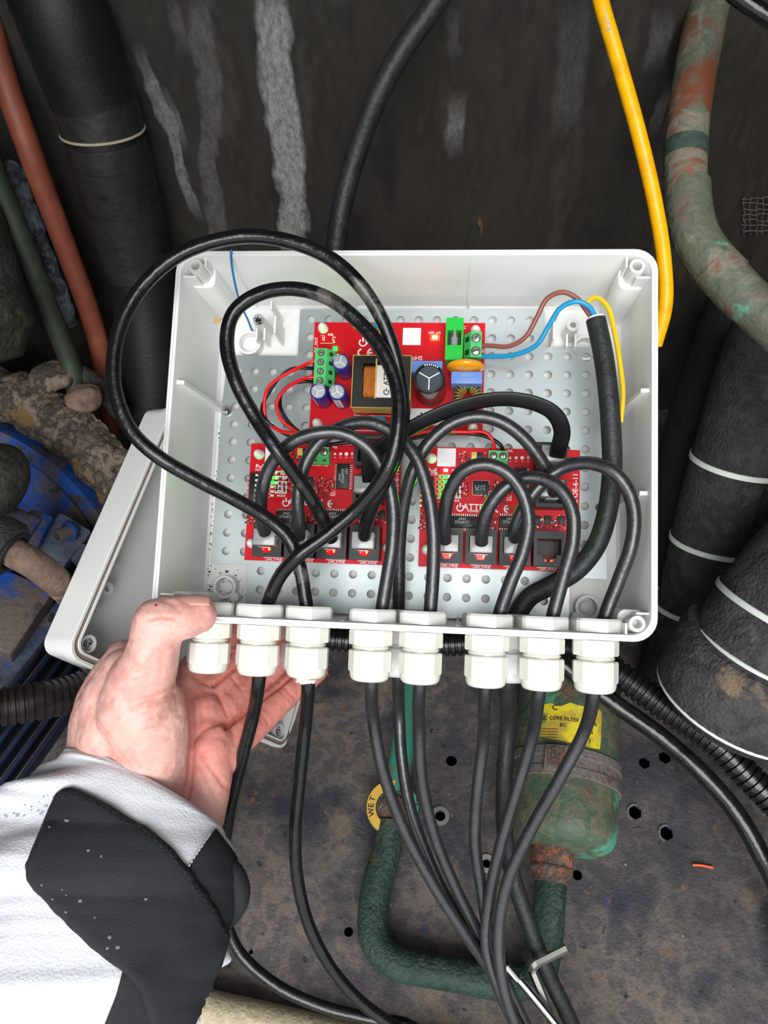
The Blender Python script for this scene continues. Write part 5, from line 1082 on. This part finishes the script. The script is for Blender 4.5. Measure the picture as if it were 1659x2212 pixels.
def crusty(p, d_, j, n):
    nn = noise.fractal(p * 60, 1, 2, 4) * .0035 + noise.fractal(p * 240, 1, 2, 2) * .0012; a = pi * j / (n - 1)
    return (n_ * sin(a) - d_ * cos(a)) * nn
put(sector([(Rf + .002 + .0215 * (1 - cos(pi * j / 16)), -.014 + .019 * sin(pi * j / 16)) for j in range(17)], A0, A1 + 4, 200, crusty), 'caked_rim', 'dirt', mo, smooth=60)
# casing: a block with rounded fins running towards the lower left
fa = (P(0, 1500, .49) - P(215, 1230, .565)); fl_ = fa.length; fa.normalize(); fn = (CW @ V((.75, .62, -.1))); fn = (fn - fa * fn.dot(fa)).normalized(); fw = fa.cross(fn)
if fw.dot(CAMP - fc) < 0: fw = -fw
o0 = P(215, 1230, .58)
put(MB().obox(o0 + fa * .09 - fn * .055 - fw * .02, fa * .10, fn * .05, fw * .018, .004), 'casing', 'blue', mo)
put(MB().obox(o0 + fa * .105 - fn * .002 - fw * .004, fa * .105, fn * .0055, fw * .016, .002), 'foot_rail', 'bluedusty', mo)
for k in range(5):
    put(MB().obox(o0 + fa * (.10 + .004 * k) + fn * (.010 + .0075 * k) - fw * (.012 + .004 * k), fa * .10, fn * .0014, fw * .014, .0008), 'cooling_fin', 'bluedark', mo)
def panel(a, b, wd, hgt, m, nm, z):
    A_, B_ = P(*a), P(*b); d_ = (B_ - A_).normalized(); nn = fn - d_ * fn.dot(d_); nn.normalize(); ff = d_.cross(nn)
    if ff.dot(CAMP - A_) < 0: ff = -ff
    put(MB().obox((A_ + B_) / 2 - ff * hgt, d_ * (B_ - A_).length / 2, nn * wd, ff * hgt, .0025), nm, m, mo)
panel((52, 1100, .535), (-30, 1215, .51), .014, .010, 'blue', 'raised_panel', 0)
panel((92, 1105, .54), (45, 1190, .525), .0085, .012, 'blue', 'raised_panel', 0)
panel((165, 1125, .55), (60, 1255, .53), .0135, .012, 'bluedusty', 'raised_panel', 0)
panel((187, 1175, .545), (160, 1215, .54), .004, .012, 'bluedusty', 'raised_panel', 0)
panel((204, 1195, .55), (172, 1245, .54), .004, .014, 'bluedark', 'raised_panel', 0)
panel((40, 1240, .52), (-60, 1380, .49), .026, .016, 'blue', 'casing_panel', 0)
def bolt(x, y, d_, r, m, tilt=(.3, .3, -1)):
    c = P(x, y, d_); a = (CW @ V(tilt)).normalized(); b_ = put(MB().lathe([(r * 1.5, -.001), (r * 1.5, .0012), (r * 1.4, .0015)], c, a, 28), 'bolt_washer', 'blue', mo)
    h = MB().lathe([(r, .001), (r, .0105), (r * .85, .0115), (r * .62, .0115), (r * .6, .008), (r * .01, .008)], c, a, 24); sub(h, 'bolt_head', m, b_, mo)
bolt(151, 1148, .54, .0048, 'clamp', (-.45, .25, -.85)); bolt(272, 1093, .55, .0026, 'tin', (-.2, .2, -1))
# terminal housing, cable gland ring and dusty cable
q = MB(); q.ball(P(-22, 1045, .50), .030, .021, .026, 32, Matrix((fa, fn, fw)).transposed())
put(q, 'rubber_cover', 'foam_dirt', mo)
gr = thing('motor_cable', 'dusty brown cable leaving a round rubber collar on the blue motor', 'cable', P(20, 1190, .47))
gp = cablepts([('d', -10, 1172, .475), ('d', 22, 1190, .475), ('d', 70, 1216, .48), ('d', 118, 1252, .50), ('d', 155, 1290, .54), ('d', 195, 1340, .59)], .003)
put(MB().tube(gp, lambda L, T: .0094 * (1 + .03 * noise.noise(V((L * 80, 0, 0)))), 30), 'jacket', 'brownrubber', gr, smooth=60)
put(MB().lathe([(.0155, -.012), (.0185, -.006), (.0185, .003), (.0165, .006), (.0125, .006), (.012, .001)], gp[2] , gp[3] - gp[1], 40), 'rubber_collar', 'foam', gr)
put(MB().torus(gp[2] + (gp[3] - gp[1]).normalized() * .006, gp[3] - gp[1], .0118, .0018, 40, 10), 'inner_seal', 'foam_dark', gr)
# lumps under the pipes, above the motor rim
for k, (x, y, d_, a_, b_, lb_) in enumerate(((183, 860, .56, .0115, .0088, 'rounded brown stone-like lump caught on top of the motor rim'), (110, 815, .57, .014, .008, 'flat crumbling dirt lump beneath the mossy pipe end'))):
    bm = bmesh.new(); bmesh.ops.create_icosphere(bm, subdivisions=4, radius=1); c = P(x, y, d_)
    for v_ in bm.verts: v_.co = c + (V((v_.co.x * a_ * 1.2, v_.co.y * a_, v_.co.z * b_))) * (1 + .18 * noise.noise(v_.co * 1.6 + V((k, 0, 0))))
    put(MB().bm(bm), 'dirt_lump', 'brownrubber' if k == 0 else 'dirt', label=lb_, cat='dirt', smooth=60)
simple('dark rubber hose bending behind the brown lump on the motor rim', 'rubber_hose', 'hose', 'foam', [('d', 110, 800, .60), ('d', 140, 795, .585), ('d', 180, 812, .58), ('d', 225, 845, .585), ('d', 262, 890, .60)], .0075, .004, 24)
# ------------------------------------------------------------------ the hand and the sleeve
def skinmat():
    m = mat('skin', '#dfaa9e', .42, cols=['#e6b5aa', '#d79e93', '#e0aca1'], scale=50, bump=.14, bscale=900, sss=.12, spec=.4)
    nt = m.node_tree; N = nt.nodes; L = nt.links; b = N['Principled BSDF']; src = b.inputs['Base Color'].links[0].from_socket
    at = N.new('ShaderNodeAttribute'); at.attribute_name = 'palm'; mx = N.new('ShaderNodeMix'); mx.data_type = 'RGBA'
    L.new(at.outputs['Fac'], mx.inputs[0]); L.new(src, mx.inputs[6]); mx.inputs[7].default_value = lin('#dc7c6e'); L.new(mx.outputs[2], b.inputs['Base Color']); return m
M['skin'] = skinmat(); M['nail'] = mat('nail', '#d39a8e', .3, spec=.5); M['nailtip'] = mat('nail_tip', '#d9b27c', .35)
body = MB()
def rcone(a, ra, b, rb):
    a = V(a); b = V(b); body.ball(a, ra, n=20); body.ball(b, rb, n=20)
    if (b - a).length > 1e-4: body.lathe([(ra, 0), (rb, (b - a).length)], a, b - a, 20)
def chain(*pts):
    q = [(P(x, y, d), r / 1000) for x, y, d, r in pts]
    for (a, ra), (b, rb) in zip(q, q[1:]): rcone(a, ra, b, rb)
chain((426, 1326, .3600, 9.3), (400, 1334, .3585, 10.4), (362, 1339, .3575, 11.0), (340, 1345, .3570, 11.6), (336, 1385, .3590, 12), (325, 1430, .3630, 13.2), (303, 1480, .3680, 16.5), (300, 1530, .3730, 20))   # thumb
chain((318, 1545, .377, 20), (318, 1620, .381, 20.5), (315, 1690, .388, 20))                                        # ball of the thumb
chain((268, 1422, .402, 10), (248, 1462, .400, 12.5), (220, 1520, .395, 13.5), (206, 1590, .391, 13.8), (212, 1660, .389, 15.5), (185, 1760, .385, 20), (100, 1960, .375, 24))
chain((272, 1455, .382, 13), (250, 1510, .383, 16.5), (248, 1600, .383, 19), (262, 1700, .387, 20))
chain((225, 1540, .388, 15), (222, 1640, .386, 17), (232, 1720, .388, 18))
chain((315, 1690, .392, 21), (255, 1820, .388, 24), (140, 2060, .375, 28))
chain((452, 1622, .403, 12), (446, 1690, .401, 13.2), (425, 1765, .400, 14.5), (350, 1880, .392, 20), (260, 2060, .382, 24))
chain((370, 1690, .404, 16), (405, 1600, .408, 12), (432, 1535, .413, 11))
chain((360, 1600, .402, 13), (385, 1520, .413, 11.5), (400, 1468, .421, 10.5))
chain((400, 1690, .405, 13), (478, 1632, .408, 10.5))
chain((432, 1580, .409, 11.5), (430, 1640, .406, 13), (420, 1700, .407, 14))
chain((455, 1600, .406, 11), (478, 1628, .408, 10.5))
chain((404, 1466, .422, 10.2), (470, 1400, .446, 9.2), (540, 1330, .470, 8.4), (585, 1280, .480, 7.6))                # index
chain((428, 1512, .418, 10.6), (500, 1442, .441, 9.4), (572, 1378, .462, 9.0), (615, 1330, .475, 8.0))               # middle
chain((448, 1566, .413, 10.6), (530, 1492, .438, 9.3), (608, 1424, .459, 9.0), (655, 1376, .472, 8.0))                # ring
chain((476, 1630, .408, 10.4), (560, 1550, .429, 9.7), (632, 1484, .446, 9.0), (679, 1446, .457, 8.2))                # little
me = bpy.data.meshes.new('h'); me.from_pydata(body.v, [], body.f); me.update()
ho = bpy.data.objects.new('h', me); COL.objects.link(ho)
r_ = ho.modifiers.new('r', 'REMESH'); r_.mode = 'VOXEL'; r_.voxel_size = .00095; s_ = ho.modifiers.new('s', 'SMOOTH'); s_.iterations = 13; s_.factor = .6
dg = bpy.context.evaluated_depsgraph_get(); dg.update(); hm = bpy.data.meshes.new_from_object(ho.evaluated_get(dg)); bpy.data.objects.remove(ho)
hv = [v.co.copy() for v in hm.vertices]; hn = [v.normal.copy() for v in hm.vertices]; hf = [list(p.vertices) for p in hm.polygons]
creases = [([(463, 1481), (495, 1456), (529, 1431), (590, 1388)], 2.8, .95), ([(489, 1572), (534, 1534), (580, 1500), (640, 1452)], 3.2, 1.0), ([(430, 1440), (470, 1425), (500, 1410)], 1.0, 1.0), ([(322, 1338), (345, 1333), (373, 1336)], .5, 1.0), ([(350, 1298), (375, 1306), (388, 1322)], .5, .9), ([(330, 1352), (350, 1347), (372, 1350)], .3, .8), ([(288, 1532), (325, 1518), (352, 1512), (376, 1499)], .8, 1.2), ([(300, 1508), (340, 1500), (378, 1480)], .35, .9),
           ([(418, 1598), (440, 1576), (467, 1565), (492, 1561)], .9, 1.2), ([(413, 1612), (436, 1634), (460, 1666), (486, 1700)], .9, 1.1), ([(412, 1640), (440, 1680), (470, 1730)], .4, 1.0), ([(470, 1500), (480, 1520), (492, 1548)], .5, 1.0), ([(420, 1462), (440, 1475), (458, 1482)], .5, 1.0),
           ([(548, 1520), (560, 1536), (578, 1562)], .6, .9), ([(543, 1528), (556, 1545), (570, 1566)], .4, .8), ([(602, 1474), (618, 1490), (636, 1508)], .6, .9), ([(598, 1482), (612, 1498), (628, 1514)], .4, .8), ([(500, 1462), (512, 1478), (524, 1492)], .5, .9), ([(424, 1500), (436, 1540), (430, 1575)], .5, 1.2),
           ([(405, 1480), (413, 1530), (416, 1600), (410, 1680), (402, 1730)], 1.0, 1.6), ([(250, 1600), (310, 1585), (370, 1592)], .2, .9), ([(270, 1560), (330, 1548), (390, 1545)], .22, .9), ([(262, 1388), (300, 1378), (330, 1382)], .22, .8), ([(345, 1395), (350, 1440), (345, 1475)], .25, .9)]
segs_ = []
for pl_, am, wd in creases:
    sp = spline([V((a, b, 0)) for a, b in pl_], 4)
    xs = [p.x for p in sp]; ys = [p.y for p in sp]; segs_.append((sp, am / 1000, wd / 1000, min(xs) - 14, max(xs) + 14, min(ys) - 14, max(ys) + 14))
view = lambda p: (CAMP - p).normalized(); palm = []
fpts = [(V(a), V(b)) for a, b in (((404, 1466, 0), (585, 1280, 0)), ((428, 1512, 0), (615, 1330, 0)), ((448, 1566, 0), (655, 1376, 0)), ((476, 1630, 0), (679, 1446, 0)))]
for i, p in enumerate(hv):
    X, Y, Dp = px(p); dis = 0
    if hn[i].dot(view(p)) > .0:
        for sp, am, wd, xa, xb, ya, yb in segs_:
            if xa < X < xb and ya < Y < yb:
                d2 = min((q.x - X) ** 2 + (q.y - Y) ** 2 for q in sp); dd = sqrt(d2) / FPX * Dp
                if dd < wd * 2.5: dis = max(dis, am * math.exp(-(dd / wd) ** 2))
    hv[i] = p - hn[i] * (dis - .0006 * noise.fractal(p * 90, 1, 2, 3) - .00012 * noise.fractal(p * 500, 1, 2, 3))
    t = min(1, max(0, (X - 385) / 50)) * min(1, max(0, (Dp - .372) / .02)); t *= min(1, max(.35, (1790 - Y) / 150))
    palm.append(min(1, t * .62 + (.22 if dis > .0002 else 0) + .35 * max(0, 1 - ((X - 440) ** 2 + (Y - 1300) ** 2) ** .5 / 60)+ .25 * max(0, 1 - abs(Y - 1640) / 40) * (X < 330)))
pr = thing('person', 'hand and sleeved forearm of a person in a white jacket, gripping the box corner', 'person', P(250, 1800, .385))
hand = put(MB().add(hv, hf), 'hand', 'skin', pr, smooth=180)
at = hand.data.attributes.new('palm', 'FLOAT', 'POINT'); at.data.foreach_set('value', palm)
hb = BVHTree.FromPolygons(hv, hf); h_, n__, _, _ = hb.ray_cast(CAMP, RAY(337, 1308).normalized())
if h_: put(MB().ball(h_, .0006, .0008, .0004, 10), 'red_speck', 'redwire', pr)
# thumb nail
nd = (P(455, 1300, .360) - P(395, 1300, .358)).normalized(); un = (P(425, 1250, .352) - P(425, 1330, .360)).normalized(); un = (un - nd * un.dot(nd)).normalized(); sn = nd.cross(un)
q = MB(); rows = []
for i in range(13):
    s_ = -1 + 2 * i / 12; row = []
    for j in range(13):
        t = -1 + 2 * j / 12; w_ = 4.4 * (1 - .25 * max(0, -s_) ** 3); x_ = t * w_; h_ = 10.7 - .095 * x_ * x_ - .5 * max(0, s_) ** 2 - .8 * max(0, -s_ - .5)
        row.append(P(423, 1331, .3598) + nd * s_ * .0068 + sn * x_ * .001 + un * h_ * .001)
    rows.append(row)
for r in rows: q.v += r
for i in range(12):
    for j in range(12): a = i * 13 + j; q.f.append([a, a + 1, a + 14, a + 13])
nl = put(q, 'thumbnail', 'nail', pr, smooth=60); so = nl.modifiers.new('s', 'SOLIDIFY'); so.thickness = .0006; so.offset = -1
# sleeve: rings along the forearm
secs = [((140, 1634), (463, 1806), .385, .030, 30), ((108, 1655), (482, 1822), .384, .034, 26), ((20, 1722), (514, 1880), .380, .041, 10), ((-70, 1830), (500, 1985), .372, .045, 0), ((-130, 1960), (465, 2090), .364, .047, 0), ((-200, 2100), (408, 2210), .356, .049, 0), ((-260, 2260), (340, 2360), .350, .050, 0)]
def sleeve_ring(k, sc=1, shrink=0):
    i = min(int(k), len(secs) - 2); t = k - i; A_, B_ = secs[i], secs[i + 1]
    def it(f): # smooth interpolation
        a0 = f(secs[max(i - 1, 0)]); a1 = f(A_); a2 = f(B_); a3 = f(secs[min(i + 2, len(secs) - 1)])
        return .5 * ((2 * a1) + (a2 - a0) * t + (2 * a0 - 5 * a1 + 4 * a2 - a3) * t * t + (3 * a1 - a0 - 3 * a2 + a3) * t ** 3)
    lx, ly, rx, ry, d_, b_, bulge = it(lambda s: s[0][0]), it(lambda s: s[0][1]), it(lambda s: s[1][0]), it(lambda s: s[1][1]), it(lambda s: s[2]), it(lambda s: s[3]), it(lambda s: s[4])
    L_, R_ = P(lx, ly, d_), P(rx, ry, d_); c_ = (L_ + R_) / 2; U = (R_ - L_) / 2; W_ = (CAMP - c_).normalized(); W_ = (W_ - U.normalized() * W_.dot(U.normalized())).normalized()
    al = U.cross(W_).normalized()
    if al.dot(CW @ V((0, -1, 0))) < 0: al = -al
    out = []
    n = 160
    for j in range(n):
        t_ = 2 * pi * j / n; ct, st = cos(t_), sin(t_)
        p = c_ + U * ct * sc * (abs(ct) ** -.08 if abs(ct) > .05 else 1) + W_ * st * b_ * sc + al * (bulge / FPX * d_) * (st * .5 + .5) * 1.25
        if k > .4:
            e = min(1, (k - .4)); q_ = V((p.x * 16, p.y * 16, p.z * 16))
            along = noise.noise(V((k * 1.6 + ct * 1.3, st * 1.2 + 3, 1.7))); along2 = noise.noise(V((k * 4.2 + ct * 3.0, st * 2 - 2, 7.7)))
            am_ = 1 if st < 0 else .22 + .78 * min(1, max(0, (-ct - .25) / .3))
            p = p + (U.normalized() * ct + W_ * st) * (along * .011 + along2 * .0035) * e * am_
        out.append(p)
    return out
rl = [sleeve_ring(1.2, .86), sleeve_ring(.6, .90), sleeve_ring(.1, .94), sleeve_ring(0, .965), sleeve_ring(0, .99), sleeve_ring(.06, 1.0)] + [sleeve_ring(.06 + i * .06, 1) for i in range(1, 98)]
sl = put(MB().rings(rl, caps=False), 'sleeve', 'fabric', pr, smooth=180)
sv = [v for r in rl[5:] for v in r]; n = 160; sf = [[i * n + j, i * n + (j + 1) % n, (i + 1) * n + (j + 1) % n, (i + 1) * n + j] for i in range(len(rl) - 6) for j in range(n)]
bvh = BVHTree.FromPolygons(sv, sf)
def drape(poly, off, nm, m, th=.0012, step=9, wr=0, dens=10, edge=0):
    """a cloth panel lying on the sleeve, thickness th"""
    pp = densify(poly, dens); vs, fs = fillpoly(pp, step); out = []
    P2 = [V(p) for p in pp]
    for x, y in vs:
        r = RAY(x, y).normalized(); hit = bvh.ray_cast(CAMP, r)
        if hit[0] is None:
            o_ = P(x, y, .36); loc, no, _, _ = bvh.find_nearest(o_); h, nn = o_, no
            h = loc + (o_ - loc) * .0
        else: h, nn = hit[0], hit[1]
        if nn.dot(CAMP - h) < 0: nn = -nn
        e = min((V((x, y)) - q).length for q in P2) if edge else 99
        out.append(h + nn * (off + wr * noise.noise(V((x * .012, y * .012, 3))) - (edge * max(0, 1 - e / 9) ** 2)))
    o = put(MB().add(out, fs), nm, m, pr, smooth=60); so = o.modifiers.new('s', 'SOLIDIFY'); so.thickness = th; so.offset = 0
    return o
drape([(463, 1792), (500, 1842), (524, 1888), (522, 1912), (506, 1960), (488, 2010), (450, 2110), (400, 2215), (380, 2260), (210, 2260), (228, 2205), (250, 2150), (265, 2095), (330, 2000), (380, 1930), (403, 1876), (428, 1840)], .0010, 'black_underpanel', 'blackfabric', .001, 12, .0006)
strap = [(128, 1716), (140, 1706), (156, 1702), (172, 1710), (240, 1748), (310, 1790), (362, 1832), (405, 1880), (440, 1930), (468, 1980), (486, 2022), (470, 2080), (440, 2150), (400, 2230), (330, 2230), (300, 2130), (262, 2092), (200, 2040), (130, 1972), (80, 1915), (64, 1892), (62, 1868), (76, 1836), (102, 1780)]
drape(strap, .0032, 'cuff_strap', 'blackfabric', .0022, 9, .0004, 10, .0016)
# stitched seam along the strap's edge
cx_, cy_ = 260, 1950
st_ = spline([V((x + (cx_ - x) * .07, y + (cy_ - y) * .07, 0)) for x, y in strap[:11]], 7); q = MB()
def onto(x, y, off):
    h, nn, _, _ = bvh.ray_cast(CAMP, RAY(x, y).normalized())
    if h is None: return None
    return h + (nn if nn.dot(CAMP - h) > 0 else -nn) * off
for a, b in zip(st_[::2], st_[1::2]):
    A_, B_ = onto(a.x, a.y, .0047), onto(b.x, b.y, .0047)
    if A_ and B_: q.tube([A_, A_.lerp(B_, .5), B_], .00025, 6)
put(q, 'stitching', 'blacktrim', pr, kind='stuff')
# white stitches by the cuff edge
q = MB()
for k in range(9):
    A_, B_ = onto(448 - 5.2 * k, 1806 + 7.5 * k, .0022), onto(448 - 5.2 * (k + .6), 1806 + 7.5 * (k + .6), .0022)
    if A_ and B_: q.tube([A_, A_.lerp(B_, .5), B_], .0003, 6)
put(q, 'cuff_stitches', 'fabric', pr, kind='stuff')
# folded end of the panel bulging at the right
q = MB(); c = P(497, 1915, .374)
tabp = spline([P(470, 1850, .372), P(500, 1880, .371), P(512, 1925, .372), P(498, 1975, .374), P(484, 2005, .376)], .002)
put(MB().tube(tabp, lambda L, T: (.0028 + .0035 * sin(pi * L / T), .002 + .006 * sin(pi * L / T)), 20), 'folded_cuff_tab', 'blackfabric', pr)
# water drops
rnd = random.Random(4)
for k, (x, y, r_, lb_) in enumerate([(155, 1776, 1.1, 'clear water drop near the upper left corner of the black cuff strap'), (195, 1842, 1.1, 'clear water drop in the middle left of the black cuff strap'), (178, 1946, 1.3, 'clear water drop near the lower left edge of the black cuff strap'), (255, 2038, 1.4, 'clear water drop lowest on the black cuff strap'), (313, 1940, 1.0, 'clear water drop alone in the middle of the black cuff strap')]):
    h = onto(x, y, .0043)
    if h:
        put(MB().ball(h, r_ * .0008, r_ * .0007, r_ * .0006, 10), 'water_drop', 'water', label=lb_, cat='drop', group='water drops on the strap')
q = MB()
for x, y, r_ in [(150, 1779, .8), (222, 1851, .8), (142, 1912, .7), (150, 1928, .6), (149, 1965, .9), (120, 1943, .8), (238, 2020, 1.2), (233, 2043, 1.0), (208, 1981, .7), (100, 1902, .8), (113, 1800, .7)]:
    h = onto(x, y, .0043)
    if h: q.ball(h, r_ * .0008, n=8)
put(q, 'strap_droplets', 'water', label='small droplets scattered over the black cuff strap', cat='drops', kind='stuff')
q = MB()
for k in range(70):
    x, y = rnd.uniform(5, 125), rnd.uniform(1700, 1765); h = onto(x, y, .0003)
    if h and y > 1765 - (x) * .5: q.ball(h, rnd.uniform(.0002, .0006), n=8)
put(q, 'sleeve_droplets', 'water', label='tiny droplets sprinkled on the white sleeve at the left edge', cat='drops', kind='stuff')
for o in bpy.data.objects:
    if '_b' in o: del o['_b']
